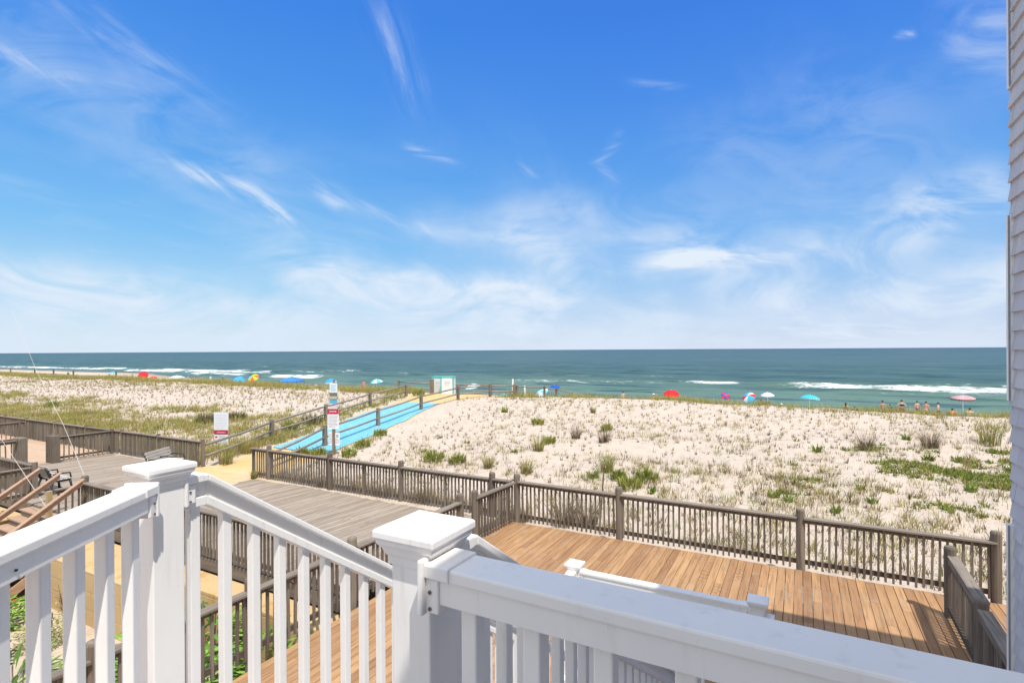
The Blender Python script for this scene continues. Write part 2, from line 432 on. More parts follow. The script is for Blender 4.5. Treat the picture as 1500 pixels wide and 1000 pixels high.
def wisp(p0, p1, w, strength, sa, sb, lo, hi, curve=0., seed=0.):
    x0, y0, x1, y1 = (p0[0]-750)/780, -(p0[1]-512)/780, (p1[0]-750)/780, -(p1[1]-512)/780
    if x1 < x0: x0, y0, x1, y1 = x1, y1, x0, y0
    L = math.hypot(x1-x0, y1-y0)/2; c, s_ = (x1-x0)/(2*L), (y1-y0)/(2*L); cx_, cy_ = (x0+x1)/2, (y0+y1)/2
    an = t.vm('DOT_PRODUCT', G, (c/L, s_/L, -(c*cx_+s_*cy_)/L))
    bn = t.vm('DOT_PRODUCT', G, (-s_/w, c/w, -(-s_*cx_+c*cy_)/w))
    a2 = t.m('MULTIPLY', an, an)
    bn = t.m('MULTIPLY_ADD', a2, curve/w, bn); bn = t.m('MULTIPLY_ADD', WARP[int(seed) % 3], 2.4, bn)
    g = t.m('POWER', .3679, t.m('MULTIPLY_ADD', a2, a2, t.m('MULTIPLY', bn, bn)))
    deg = math.degrees(math.atan2(s_, c)); grp = SOFT if w > .029 else min(STREAK, key=lambda q: abs(q[0]-deg))
    grp[2] = t.m('MULTIPLY', g, strength) if grp[2] is None else t.m('MULTIPLY_ADD', g, strength, grp[2])
_ = 0
WISPS = [
 ((262,230),(440,322),.017,1.25,_,_,_,_,.012,1), ((465,270),(640,345),.012,.55,_,_,_,_,-.004,2), ((462,272),(500,300),.010,.7,_,_,_,_,0,3),
 ((596,214),(668,240),.008,.85,_,_,_,_,0,4), ((560,0),(620,160),.028,.40,_,_,_,_,.006,5), ((-20,60),(130,130),.014,.55,_,_,_,_,0,6),
 ((-60,20),(440,310),.085,.24,_,_,_,_,.01,7), ((60,-20),(330,150),.028,.30,_,_,_,_,0,8), ((130,366),(168,376),.008,1.0,_,_,_,_,0,9),
 ((905,394),(1190,374),.014,1.15,_,_,_,_,0,10), ((940,388),(1110,380),.030,.75,_,_,_,_,0,11), ((1130,400),(1500,270),.055,.75,_,_,_,_,0,12),
 ((1390,70),(1540,20),.085,.40,_,_,_,_,0,13), ((875,240),(915,200),.010,.5,_,_,_,_,-.006,14), ((875,240),(905,270),.008,.35,_,_,_,_,0,15),
 ((1312,50),(1344,49),.008,1.0,_,_,_,_,0,16), ((925,125),(1005,130),.010,.30,_,_,_,_,0,17), ((740,310),(860,430),.042,.60,_,_,_,_,.01,18),
 ((760,300),(1120,400),.06,.45,_,_,_,_,.02,19), ((762,232),(788,262),.010,.35,_,_,_,_,0,20), ((1000,300),(1400,150),.13,.17,_,_,_,_,0,22), ((600,330),(760,350),.03,.4,_,_,_,_,0,23),
 ((-250,440),(500,500),.065,1.3,_,_,_,_,0,24), ((400,400),(820,470),.045,1.25,_,_,_,_,-.02,25), ((560,480),(820,440),.055,1.0,_,_,_,_,0,26), ((1050,480),(1650,400),.060,1.0,_,_,_,_,0,27), ((700,497),(1600,490),.022,1.3,_,_,_,_,0,28), ((-250,380),(260,440),.05,.6,_,_,_,_,0,29)]
for w_ in WISPS: wisp(*w_)
cl = 0.
for ang, st_n, acc in STREAK+[SOFT]:
    if acc is not None: cl = t.m('MULTIPLY_ADD', t.m('MINIMUM', acc, 1.), st_n, cl)
cl = t.m('MULTIPLY', cl, t.m('GREATER_THAN', fw, .06), clamp=True)
# milky veil low over the sea, with a torn upper edge
nb = t.noise(t.scale(D, (2.6, 2.6, 6)), 1.0, 5, .6, 1.2); ns = t.noise(t.scale(P, (.55, .55, 1)), 1.3, 6, .6, 1.0)
edge = t.m('ADD', .045, t.m('ADD', t.m('MULTIPLY', t.m('SUBTRACT', nb, .5), .25), t.m('MULTIPLY', t.m('SUBTRACT', ns, .5), .10)))
veil = t.m('MULTIPLY', t.map(t.m('SUBTRACT', edge, dz), -.05, .06), .75)
thin = t.m('MULTIPLY', t.map(t.noise(t.scale(P, (.8, .25, 1)), 1.4, 6, .6, 1.2), .48, .8), t.map(dz, .5, .1, 0., .28))
cl = t.m('MAXIMUM', t.m('ADD', cl, t.m('MULTIPLY', thin, t.m('SUBTRACT', 1., cl))), veil)
skyc = t.mix(cl, skyc, t.mix(t.map(dz, 0, .25), (.72, .83, .97), (.80, .88, .98)))
skyc = t.mix(t.map(dz, .0, -.02), skyc, (.35, .40, .42))
# added fill: sky brightened overhead and behind, out of view, to lift shaded faces
fwd = t.m('ADD', t.m('MULTIPLY', dx, -.4772), t.m('MULTIPLY', dy, .8788))
over = t.m('MAXIMUM', t.map(dz, .60, .80), t.m('MULTIPLY', t.map(fwd, .10, -.30), t.map(dz, -.02, .05)))
skyc = t.mix(over, skyc, t.mix(t.noise(t.scale(D, (3, 3, 3)), 1., 4, .6), (.76, .88, 1.08), (1.0, 1.05, 1.16)))
t.l.new(skyc, bg.inputs['Color']); bg.inputs['Strength'].default_value = 1.0
world.cycles.sampling_method = 'MANUAL'; world.cycles.sample_map_resolution = 256

# ================================================================== DECKS AND BOARDWALKS
def part(name, mb, mat, parent, bevel=0, smooth=False, label=None):     # vertices in the parent's own space
    o = link(name, mb.mesh(name, mat, smooth), parent)
    if bevel:
        b = o.modifiers.new('bevel', 'BEVEL'); b.width = bevel; b.segments = 2; b.limit_method = 'ANGLE'; b.angle_limit = R(40)
    if label: o['label'] = label
    return o

mb = MB(); x = -6.72
while x < 7.0:                                           # stained deck, boards running out to sea
    y = -5 - random.random()*3; w = .138
    while y < 12.02:
        y2 = min(y + random.choice((4.9, 5.5, 6.1)), 12.02 + random.uniform(-.012, .012))
        if y2 - y < .3: y2 = 12.02
        dz = random.uniform(-.0015, .0015)
        if 12.02 - y2 < .35: y2 = 12.02 + random.uniform(-.012, .012)
        mb.box(x, y, -.035+dz, x+w, y2-.004, dz, random.random()); y = y2
        if y >= 12.0: break
    x += w + random.uniform(.007, .010)
tag(mb.build('wood_deck', M_deck, bevel=.003), 'freshly stained brown plank deck below the balcony', None, kind='structure')

mb = MB(); x = -27.0; sl7 = math.tan(R(7)); 
while x < -7.3:                                          # grey boardwalk, boards slightly askew
    w = .14; ys = [6.98, 6.98+random.uniform(1.2, 4.2), 12.06+random.uniform(-.03, .03)]
    for y0, y1 in zip(ys[:-1], ys[1:]):
        a, b = x+(y0-7)*sl7, x+(y1-.004-7)*sl7; dz = -.006+random.uniform(-.004, .002); v = []
        for z in (dz-.04, dz): v += [(a, y0, z), (a+w, y0, z), (b+w, y1-.004, z), (b, y1-.004, z)]
        mb.add(v, [(0,3,2,1),(4,5,6,7),(0,1,5,4),(1,2,6,5),(2,3,7,6),(3,0,4,7)], random.random())
    x += w + random.uniform(.008, .013)
tag(mb.build('grey_boardwalk', M_grayboards), None, None, kind='structure')
mb = MB(); y = 6.9
while y < 12.05:                                         # newer tan boards beyond the gate
    mb.box(-60, y, -.06, -26.2, y+.137, -.016, random.random()); y += .143
tag(mb.build('tan_boardwalk', M_tanboards), None, None, kind='structure')
mb = MB()
mb.box(-60, 6.93, -.30, -6.8, 6.97, -.05); mb.box(-60, 12.03, -.32, 7, 12.07, -.055)
tag(mb.build('boardwalk_fascia', M_fx), None, None, kind='structure')
# ground under the boards and yard in front
xs = spread(-30, 10, .5, -120, 60); ys = np.arange(-40, 12.4, .5)
me = grid_mesh('yard_ground', xs, ys, lambda X, Y: -1.5 + .05*fbm(X, Y, 3, 3) + np.where(Y > 7.2, .85, 0), {'path': lambda X, Y: 0*X+.12, 'wet': lambda X, Y: 0*X}, M_sand)
tag(link('yard_ground', me), kind='structure')
# sand blown over the boards, and the yellow sand at the path mouth
def drift(X, Y):
    h = -.05 + .035*np.exp(-((12.15-Y)/.40)**2)*(X < -7) * (.75+.9*(fbm(X/1.1, Y/3, 3, 31)+.25))*1.6
    m = np.clip(1-((X+18.6-(12.1-Y)*.15)/(1.9+.25*(12.4-Y)))**2, 0, 1)*np.clip((Y-8.3)/3.2, 0, 1)
    h2 = -.05 + .16*m**.8*(.7+1.1*(fbm(X/1.2, Y/.8, 4, 33)+.2))
    h3 = -.05 + .02*np.exp(-((12.2-Y)/.3)**2) + .03*np.exp(-((X+20.6)**2+(Y-12.1)**2)/.8)
    return np.maximum(np.maximum(h, h2), h3) + .012*fbm(X/.3, Y/.3, 3, 36)
me = grid_mesh('sand_drift', np.arange(-26, -7, .06), np.arange(8, 12.5, .06), drift, {'path': lambda X, Y: np.clip(1.15-np.abs(X+18.8)/3.4, 0, 1), 'wet': lambda X, Y: 0*X}, M_sand)
tag(link('sand_drift', me), kind='structure')

# ================================================================== WEATHERED FENCES
_bal = {}
def bal_mesh(h, w=.036):
    k = (round(h, 2), w)
    if k not in _bal: _bal[k] = MB().box(-w/2, -w/2, 0, w/2, w/2, h, 0).mesh('baluster', M_fz)
    return _bal[k]
def fence(label, p0, p1, posts, top=1.03, sp=.114, style='round', ptop=.17, z0=0., mids=(), side=-1, dz=0., group=None, phs=None, cat='fence', maxb=100, jit=.004):
    p0, p1 = Vector((*p0, z0)), Vector((*p1, z0)); d = p1-p0; L = d.length; rz = math.atan2(d.y, d.x)
    root = thing('wood_fence', label, cat, p0, rz, group)
    mr = M_fx if abs(d.x) > abs(d.y) else M_fy
    sl = dz/L
    for i, s in enumerate(posts):
        mb = MB(); zt = top + sl*s + (phs[i] if phs else ptop); rr = random.uniform(-.015, .01)
        if style == 'round': mb.lathe(s, 0, [(.08, -.3), (.083, zt-.04+rr), (.07, zt-.008+rr), (.03, zt+rr)], 12)
        else: mb.sq(s, 0, [(.055, -.3), (.055, zt-.012), (.045, zt)])
        part('post', mb, M_fz, root, smooth=False)
    for s in mids: part('post', MB().box(s-.03, .0, -.2, s+.03, .07, top+sl*s-.06), M_fz, root)
    cuts = sorted(set([0.] + [s for s in posts if .05 < s < L-.05] + [L]))
    for a, b in zip(cuts[:-1], cuts[1:]):
        a2, b2 = (a+.06 if a in posts else a), (b-.06 if b in posts else b)
        za, zb = top+sl*a2, top+sl*b2
        part('top_rail', MB().beam((a2, .028*side, za-.018), (b2, .028*side, zb-.018), .15, .036).beam((a2, .02, za-.083), (b2, .02, zb-.083), .036, .088), mr, root, bevel=.004)
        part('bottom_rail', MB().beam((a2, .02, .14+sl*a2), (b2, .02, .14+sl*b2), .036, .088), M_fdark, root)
    h = top-.045-.03; n = 0; s = sp*.6; extra = MB()
    while s < L:
        if min([abs(s-q) for q in posts] or [9]) > .09:
            y = .02 + side*.037
            if n < maxb:
                o = link('baluster', bal_mesh(h), root, (s+random.uniform(-jit, jit), y, .03+sl*s+random.uniform(-.018, .010)), random.uniform(-.10, .10)); o.rotation_euler[0] = random.gauss(0, .006); o.rotation_euler[1] = random.gauss(0, .009); n += 1
            else: extra.box(s-.018, y-.018, .03, s+.018, y+.018, .03+h)
        s += sp
    if extra.v: tag(part('baluster', extra, M_fz, root), kind='stuff')
    return root
fence('long weathered baluster fence on the seaward edge of the brown deck', (-6.45, 12.1), (2.95, 12.1), [0.0, 2.7, 6.42, 9.4], top=1.04)
fence('weathered baluster fence on the grey boardwalk right of the sandy path', (-17.05, 12.12), (-6.62, 12.12), [.92, 3.85, 6.75, 9.85], top=1.02, sp=.118, mids=(0.03, 5.3, 8.3))
fence('weathered baluster fence on the seaward edge left of the sandy path', (-20.05, 12.2), (-40, 12.2), [0.0, 3.0, 5.8, 8.9, 12., 15.1, 17.7], top=1.0, style='square', ptop=.08, side=1)
fence('baluster fence dividing the brown deck from the grey boardwalk', (-7.0, 2.6), (-6.78, 10.1), [.4, 2.3, 4.2, 7.4], top=1.0, sp=.118, side=-1)
fence('short baluster fence joining the double post to the seaward deck corner', (-6.62, 10.3), (-6.5, 11.98), [0.05], top=1.03, sp=.118, side=-1)
fence('baluster fence on the yard edge of the grey boardwalk', (-16.6, 6.95), (-6.95, 6.9), [0., 3.05, 6.05], top=1.0, sp=.118)
fence('baluster fence on the yard edge beyond the timber stairs', (-26.5, 7.3), (-20.5, 7.3), [2.9, 6.0], top=1.0, sp=.118, style='square', ptop=.08)
fence('short baluster return beside the new tan post at the stairs', (-16.6, 6.3), (-16.6, 6.85), [], top=.95, sp=.14)
fence('short baluster return at the head of the stairs', (-20.5, 6.3), (-20.5, 7.2), [], top=.95, sp=.12)
g1 = fence('baluster gate fence across the boardwalk on the seaward side of the walkway gap', (-26.5, 10.1), (-26.5, 12.1), [2.0], top=1.0, sp=.17, style='square', ptop=.06)
g2 = fence('baluster gate fence across the boardwalk at the left frame edge', (-26.9, 7.4), (-26.9, 9.0), [0.0], top=1.0, sp=.17, style='square', ptop=.06)
for (x, y, lab) in ((-26.45, 10.0, 'thick bolted double gate post on the right of the walkway gap'), (-26.95, 9.15, 'thick bolted double gate post on the left of the walkway gap')):
    r_ = thing('gate_post', lab, 'post', (x, y, 0))
    for q in (-.15, .13):
        part('timber', MB().sq(q, .06*q, [(.13, -.3), (.13, 1.06), (.11, 1.08)]), M_fz, r_, bevel=.006)
    part('bolt', MB().tube([(-.15, -.125, .9), (-.15, -.155, .9)], .022), M_dark, r_); part('bolt', MB().tube([(-.15, -.125, .3), (-.15, -.155, .3)], .022), M_dark, r_)
fence('far baluster fence across the tan boards at the left edge', (-34.0, 9.2), (-34.0, 11.7), [2.3], top=1.0, sp=.17, style='square', ptop=.06)
fence('weathered baluster fence beside the house, nearest the sea end', (2.08, 9.15), (2.12, 11.05), [0.0, 1.9], top=1.02, sp=.105, phs=[.06, .14])
fence('lower weathered baluster fence running from the house corner', (1.98, 6.6), (2.06, 9.05), [], top=.97, sp=.105)
r_ = thing('timber_post', 'new tan square post at the right of the timber stairs', 'post', (-16.62, 6.2, 0))
part('shaft', MB().sq(0, 0, [(.05, -.8), (.05, .92), (.046, .93)]), M_newz, r_)

# ================================================================== SPLIT RAIL FENCES ALONG THE PATH
def split_rail(label, pts, h=1.0, rails=(.86, .42), heights=None, radius=.052, first_free=False, zs=None):
    x0, y0 = pts[0]; root = thing('split_rail_fence', label, 'fence', (x0, y0, tz(x0, y0)))
    P3 = []
    for i, (x, y) in enumerate(pts):
        z = tz(x, y) if zs is None or zs[i] is None else zs[i]; P3.append((x, y, z))
        if i == 0 and first_free: continue
        hh = h if heights is None else heights[i]
        part_w = MB().sq(x, y, [(.085, z-.4), (.08, z+hh-.02), (.06, z+hh)], rz=random.uniform(-.2, .2))
        part_w.build('post', M_fz, root, bevel=.008)
    for i in range(len(P3)-1):
        for f in rails:
            a, b = Vector(P3[i]), Vector(P3[i+1])
            ha = (h if heights is None else heights[i])*f/h*1.0; hb = (h if heights is None else heights[i+1])*f/h
            a.z += ha; b.z += hb; m_ = (a+b)/2; m_.z -= random.uniform(.0, .05)
            MB().tube([a, a.lerp(m_, .5)+Vector((0, 0, random.uniform(-.015, .015))), m_, b], [radius, radius*1.08, radius, radius*.95], 8).build('rail', M_rope, root, smooth=True)
    return root
split_rail('split rail fence on the left side of the blue beach mat', [(-20.35, 12.5), (-22.87, 17.34), (-24.7, 22.4), (-26.24, 27.7), (-27.2, 32.7)], first_free=True, zs=[-.05, None, None, None, None])
split_rail('split rail fence on the right side of the blue beach mat', [(-18.1, 13.6), (-19.2, 17.34), (-20.33, 22.07), (-21.43, 27.22), (-21.76, 31.88), (-20.64, 34.5), (-19.6, 36.4)], heights=[.65, .98, 1.0, 1.0, 1.0, 1.0, 1.0])
split_rail('split rail fence on the dune crest behind the teal trimmed boxes', [(-31.8, 37.2), (-27.6, 37.6), (-22.6, 37.9), (-19.7, 36.6)], heights=[1.15, 1.0, 1.1, 1.0], radius=.05)
split_rail('low rail fence dropping from the dune crest to the beach', [(-19.5, 36.7), (-18.5, 39.6), (-17.8, 40.4), (-14.5, 43)], heights=[.95, 1.3, 1.35, .9], rails=(.9,), radius=.045)
split_rail('thin post and rail fence on the far left dune crest', [(-126, 38.5), (-117, 38.5), (-108, 38.5), (-101, 38.3), (-94, 38), (-82, 38)], h=1.3, rails=(1.15, .6), radius=.05)
for x, y, z1, lab in ((-20.9, 38.6, 2.0, 'tall thin white post standing beyond the crest fence'), (-20.0, 39.0, 1.45, 'short thin white post beyond the crest fence')):
    z = tz(x, y); r_ = thing('marker_post', lab, 'post', (x, y, z)); MB().sq(x, y, [(.05, z-.3), (.05, z1), (.03, z1+.02)]).build('shaft', M_newz if False else M_vinyl, r_)

# blue beach mat
ML = ([16.2, 22, 28, 31.3], [-21.3, -23.35, -24.95, -25.0]); MR = ([16.2, 20, 24.6, 31.3], [-17.9, -18.85, -20.2, -22.3])
ys = np.arange(16.2, 29.9, .2); v = []; f = []; nn = 17
for y in ys:
    l, r_x = np.interp(y, *ML), np.interp(y, *MR)
    for k in range(nn):
        x = l+(r_x-l)*k/(nn-1); v.append((x+.02*math.sin(y*1.9)*(k in (0, nn-1)), y, tz(x, y)+.03+.025*float(fbm(np.float64(x/.5), np.float64(y/.35), 3, 95))))
for j in range(len(ys)-1):
    for k in range(nn-1): f.append((j*nn+k, j*nn+k+1, (j+1)*nn+k+1, (j+1)*nn+k))
def mat_fn(t, b):
    p = geo_pos(t); X, Y, Z = t.sep(p)
    n = t.noise(p, 1.2, 4, .6); s = t.noise(p, 6, 4, .7)
    c = t.mix(n, (.12, .42, .57), (.17, .48, .62))
    st = t.m('FRACT', t.m('MULTIPLY', t.m('ADD', X, t.m('MULTIPLY', Y, .3)), .83))
    c = t.mix(t.m('MULTIPLY', t.map(st, .95, .98), .3), c, (.05, .25, .36))
    c = t.mix(t.m('MULTIPLY', t.map(s, .50, .68), .65), c, (.56, .45, .31))
    t.put(b.inputs['Base Color'], c)
M_mat = material('blue_mat_fabric', mat_fn, .8, .2)
o = MB().add(v, f).build('beach_mat', M_mat, smooth=True)
tag(o, 'bright blue beach access mat laid up the sandy path over the dune', 'mat')

# ================================================================== WHITE BALCONY, STAIR AND LANDING RAILS
M_steel = plain('screw_steel', (.16, .12, .10), .5, .3)
FLOOR = 2.85
def cap_part(mb, x, y, z, h=.054):
    return mb.sq(x, y, [(h+.004, z-.085), (h+.006, z-.066), (h+.012, z-.058), (h+.016, z-.046), (h+.026, z-.034), (h+.026, z-.024), (h+.031, z-.022), (h+.031, z-.006), (h+.028, z-.003), (.012, z+.008)])
def vinyl_post(label, x, y, z0, ztop, scale=1.0, group=None):
    r_ = thing('railing_post', label, 'post', (x, y, z0), 0, group); h = .054*scale
    MB().sq(x, y, [(h, z0), (h, ztop-.05)]).build('sleeve', M_vinyl, r_, bevel=.004)
    cap_part(MB(), x, y, ztop, h).build('cap', M_vinyl, r_, bevel=.0025)
    MB().sq(x, y, [(h+.018, z0+.002), (h+.018, z0+.03), (h+.003, z0+.045)]).build('base_trim', M_vinyl, r_, bevel=.003)
    return r_
_vb = {}
def vbal(h):
    k = round(h, 3)
    if k not in _vb:
        me = MB().box(-.019, -.019, 0, .019, .019, h).mesh('baluster', M_vinyl); _vb[k] = me
    return _vb[k]
def vinyl_rail(label, p0, p1, zt0, zt1, foot0, foot1, sp=.142, start=.1, flange=False, bracket=(1, 1), level=0.0, gap=.055, width=.10, bk=.011):
    # p0,p1 post centres (x,y); zt rail-top heights; foot heights of the lower rail underside
    a, b = Vector((*p0, 0)), Vector((*p1, 0)); d = (b-a); L = d.length; d.normalize()
    root = thing('railing', label, 'railing', (a.x, a.y, min(foot0, foot1)))
    s0, s1 = gap, L-gap
    def pt(s, z): return Vector((a.x+d.x*s, a.y+d.y*s, z))
    def zt(s): return zt0 if s <= level else zt0+(zt1-zt0)*(s-level)/(L-level)
    def zf(s): return foot0 if s <= level else foot0+(foot1-foot0)*(s-level)/(L-level)
    segs = [(s0, s1)] if level <= s0 else [(s0, level), (level, s1)]
    top, stem, low, fl = MB(), MB(), MB(), MB()
    for u, w in segs:
        top.beam(pt(u, zt(u)-.014), pt(w, zt(w)-.014), width, .028, plumb=True)
        if flange:
            stem.beam(pt(u, zt(u)-.056), pt(w, zt(w)-.056), .046, .06, plumb=True)
            fl.beam(pt(u, zt(u)-.102), pt(w, zt(w)-.102), .074, .036, plumb=True)
        else: stem.beam(pt(u, zt(u)-.0535), pt(w, zt(w)-.0535), width-.016, .053, plumb=True)
        low.beam(pt(u, zf(u)+.03), pt(w, zf(w)+.03), .055, .06, plumb=True)
    tr = top.build('top_rail', M_vinyl, root, bevel=.005)
    stem.build('rail_web', M_vinyl, tr, bevel=.002)
    if fl.v: fl.build('baluster_channel', M_vinyl, tr, bevel=.003)
    low.build('bottom_rail', M_vinyl, root, bevel=.003)
    ang = math.atan2(d.y, d.x)
    s = start
    und = .12 if flange else .08
    while s < L-.07:
        h = zt(s)-und+.012-(zf(s)+.05)
        p = pt(s, zf(s)+.05)-Vector(root.location)
        o = link('baluster', vbal(h), root, p, ang)
        bv = o.modifiers.new('bevel', 'BEVEL'); bv.width = .004; bv.segments = 2
        s += sp
    for k, (s, w, sg) in enumerate(((s0, bracket[0], 1), (s1, bracket[1], -1))):
        if not w: continue
        z = zt(s); m_ = MB()
        def bx(sa, sb, half, za, zb):
            c = pt((sa+sb)/2, (za+zb)/2); m_.cbox(c.x, c.y, c.z, abs(sb-sa), half*2, zb-za, ang)
        bx(s-.001*sg, s+.012*sg, width/2+bk, z-.105, z+.012)
        bx(s+.011*sg, s+.075*sg, width/2+.004, z-.026, z+.0045)
        bx(s+.011*sg, s+.045*sg, width/2-.002, z-.10, z-.028)
        br = m_.build('rail_bracket', M_vinyl, root, bevel=.004)
        for zz in (-.015, -.055, -.09):
            c = pt(s+.024*sg, z+zz); nrm = Vector((d.y, -d.x, 0))
            for q in (1, -1):
                p = c+nrm*q*(width/2-.004); MB().tube([p, p+nrm*q*.005], .0042, 8).build('screw', M_steel, br)
    return root
NP, LP = (-.77, .99), (-2.04, 1.085)
vinyl_post('white capped post in the foreground centre where the shaded handrail ends', *NP, FLOOR, 4.0)
vinyl_post('white capped post at the head of the stairs on the left', *LP, FLOOR, 4.0)
BK = (-.80, -.80)
vinyl_post('white capped post on the balcony corner behind the viewpoint', *BK, FLOOR, 4.0)
vinyl_rail('broad white balcony railing in house shadow across the bottom right foreground', (NP[0], .955), (1.84, .93), 3.945, 3.945, 2.93, 2.93, sp=.147, start=.155, bracket=(1, 0), width=.104)
vinyl_rail('sunlit white balcony railing sloping across the bottom left foreground', (-2.005, 1.04), BK, 3.945, 3.945, 2.93, 2.93, sp=.125, start=.125, width=.104, bk=.003)
for px_, rl in (((-1.66, .625, 3.885), 1), ((.02, .868, 3.905), 0)):
    par = [o_ for o_ in bpy.data.objects if o_.name.startswith('railing') and not o_.name.startswith('railing_post')][1 if rl else 0]
    nrm = Vector((-.835, -.55, 0)) if rl else Vector((0, -1, 0))
    if rl: nrm = -nrm; px_ = (-1.66+.035, .53+.012, 3.89)
    MB().tube([Vector(px_)+nrm*-.004, Vector(px_)+nrm*.003], .0032, 8).build('screw', M_dark, par)
# flight of steps going out to the landing
N = 10; run = .26; rise = 1.75/N; L_Z = FLOOR-1.75; Y0 = 1.06; Y1 = Y0+run*N
st = thing('stair_flight', 'white stair flight dropping from the balcony to the lower landing', 'stairs', (-1.4, Y0, L_Z))
M_tread = plain('composite_tread', (.42, .40, .38), .7, .12, 12)
for i in range(1, N):
    MB().box(-1.98, Y0+run*(i-1)-.02, FLOOR-rise*i-.028, -.83, Y0+run*i, FLOOR-rise*i).build('tread', M_tread, st, bevel=.004)
    MB().box(-1.98, Y0+run*(i-1)+.002, FLOOR-rise*i+.001, -.83, Y0+run*(i-1)+.016, FLOOR-rise*(i-1)-.03).build('riser', M_vinyl, st)
for x in (-2.0, -.82): MB().beam((x, Y0, FLOOR-.2), (x, Y1, L_Z-.2), .035, .28, plumb=True).build('stringer', M_vinyl, st)
vinyl_post('white capped post at the foot of the stair, left side', -2.04, 3.72, L_Z, 2.28, .9)
vinyl_post('white capped post at the foot of the stair, right side', -.77, 3.72, L_Z, 2.28, .9)
vinyl_rail('white stair railing descending from the left post with tall square balusters', LP, (-2.04, 3.72), 3.935, 2.20, 2.86, 1.15, sp=.128, start=.115, flange=True, level=.15)
vinyl_rail('white stair railing descending behind the foreground post', NP, (-.77, 3.72), 3.935, 2.20, 2.86, 1.15, sp=.128, start=.115, flange=True, level=.15)
hr = thing('grab_rail', 'round white grab rail with rounded end beside the foreground post', 'handrail', (-.86, 1.0, 3.0))
MB().tube([(-.845, 1.20, 3.70), (-.86, 1.14, 3.72), (-.885, 1.11, 3.745), (-.915, 1.115, 3.765), (-.92, 1.15, 3.765), (-.92, 1.25, 3.72), (-.92, 2.2, 3.03), (-.92, 3.5, 2.06)], .0185, 14).build('pipe', M_vinyl, hr, smooth=True)
for y, z in ((1.5, 3.54), (2.6, 2.74)): MB().tube([(-.92, y, z), (-.83, y, z-.02)], .010).build('bracket', M_vinyl, hr)
ld = thing('stair_landing', 'lower landing platform with white rim below the balcony', 'landing', (-1.2, 4.4, L_Z))
mb = MB(); y = 3.66
while y < 5.1: mb.box(-2.08, y, L_Z-.03, -.30, y+.138, L_Z); y += .143
mb.build('boards', M_tread, ld); 
MB().box(-2.1, 3.60, L_Z-.28, -2.082, 5.14, L_Z-.004).box(-2.1, 5.122, L_Z-.28, -.28, 5.14, L_Z-.004).build('rim', M_vinyl, ld)
for x in (-2.0, -.4):
    for y in (3.75, 5.0): MB().sq(x, y, [(.06, 0.0), (.06, L_Z-.03)]).build('leg', M_newz, ld)
vinyl_post('small white capped post of the lower landing at its left corner', -2.04, 5.07, L_Z, 2.235)
vinyl_post('small white capped post of the lower landing in shade at its right corner', -.34, 5.07, L_Z, 2.235)
vinyl_rail('white railing of the lower landing, half in shadow', (-2.04, 5.07), (-.34, 5.07), 2.17, 2.17, 1.17, 1.17, width=.085)
vinyl_rail('short white railing on the left side of the lower landing', (-2.04, 3.72), (-2.04, 5.07), 2.17, 2.17, 1.17, 1.17, width=.085)
s2 = thing('lower_steps', 'white steps dropping from the landing to the brown deck', 'stairs', (.3, 4.4, 0))
for i in range(1, 6):
    MB().box(-.30+.26*(i-1), 3.75, L_Z-.183*i-.03, -.30+.26*i+.02, 5.05, L_Z-.183*i).build('tread', M_tread, s2)
for y in (3.74, 5.07): MB().beam((-.3, y, L_Z-.22), (1.1, y, .06), .035, .22, plumb=True).build('stringer', M_vinyl, s2)
vinyl_rail('white sloping railing of the lower steps', (-.34, 5.07), (1.2, 5.07), 2.14, 1.06, 1.15, .07, width=.085)
vinyl_post('white capped post at the foot of the lower steps', 1.2, 5.07, 0, 1.13)
# balcony floor
bf = thing('balcony', 'upper balcony platform with grey boards underfoot', 'balcony', (.5, 0, FLOOR))
mb = MB(); y = -4
while y < 1.08:
    xl = -2.1 if y > .95 else (-.86 if y < -.8 else -2.1+(1.0-y)/1.8*1.24)
    mb.box(xl, y, FLOOR-.03, 1.84, y+.137, FLOOR); y += .142
mb.build('floor_boards', M_tread, bf); MB().box(-2.1, 1.085, FLOOR-.3, 1.84, 1.105, FLOOR-.035).build('fascia', M_vinyl, bf)
for x in (-.7, 1.6): MB().sq(x, .9, [(.07, 0), (.07, FLOOR-.04)]).build('support_post', M_vinyl, bf)

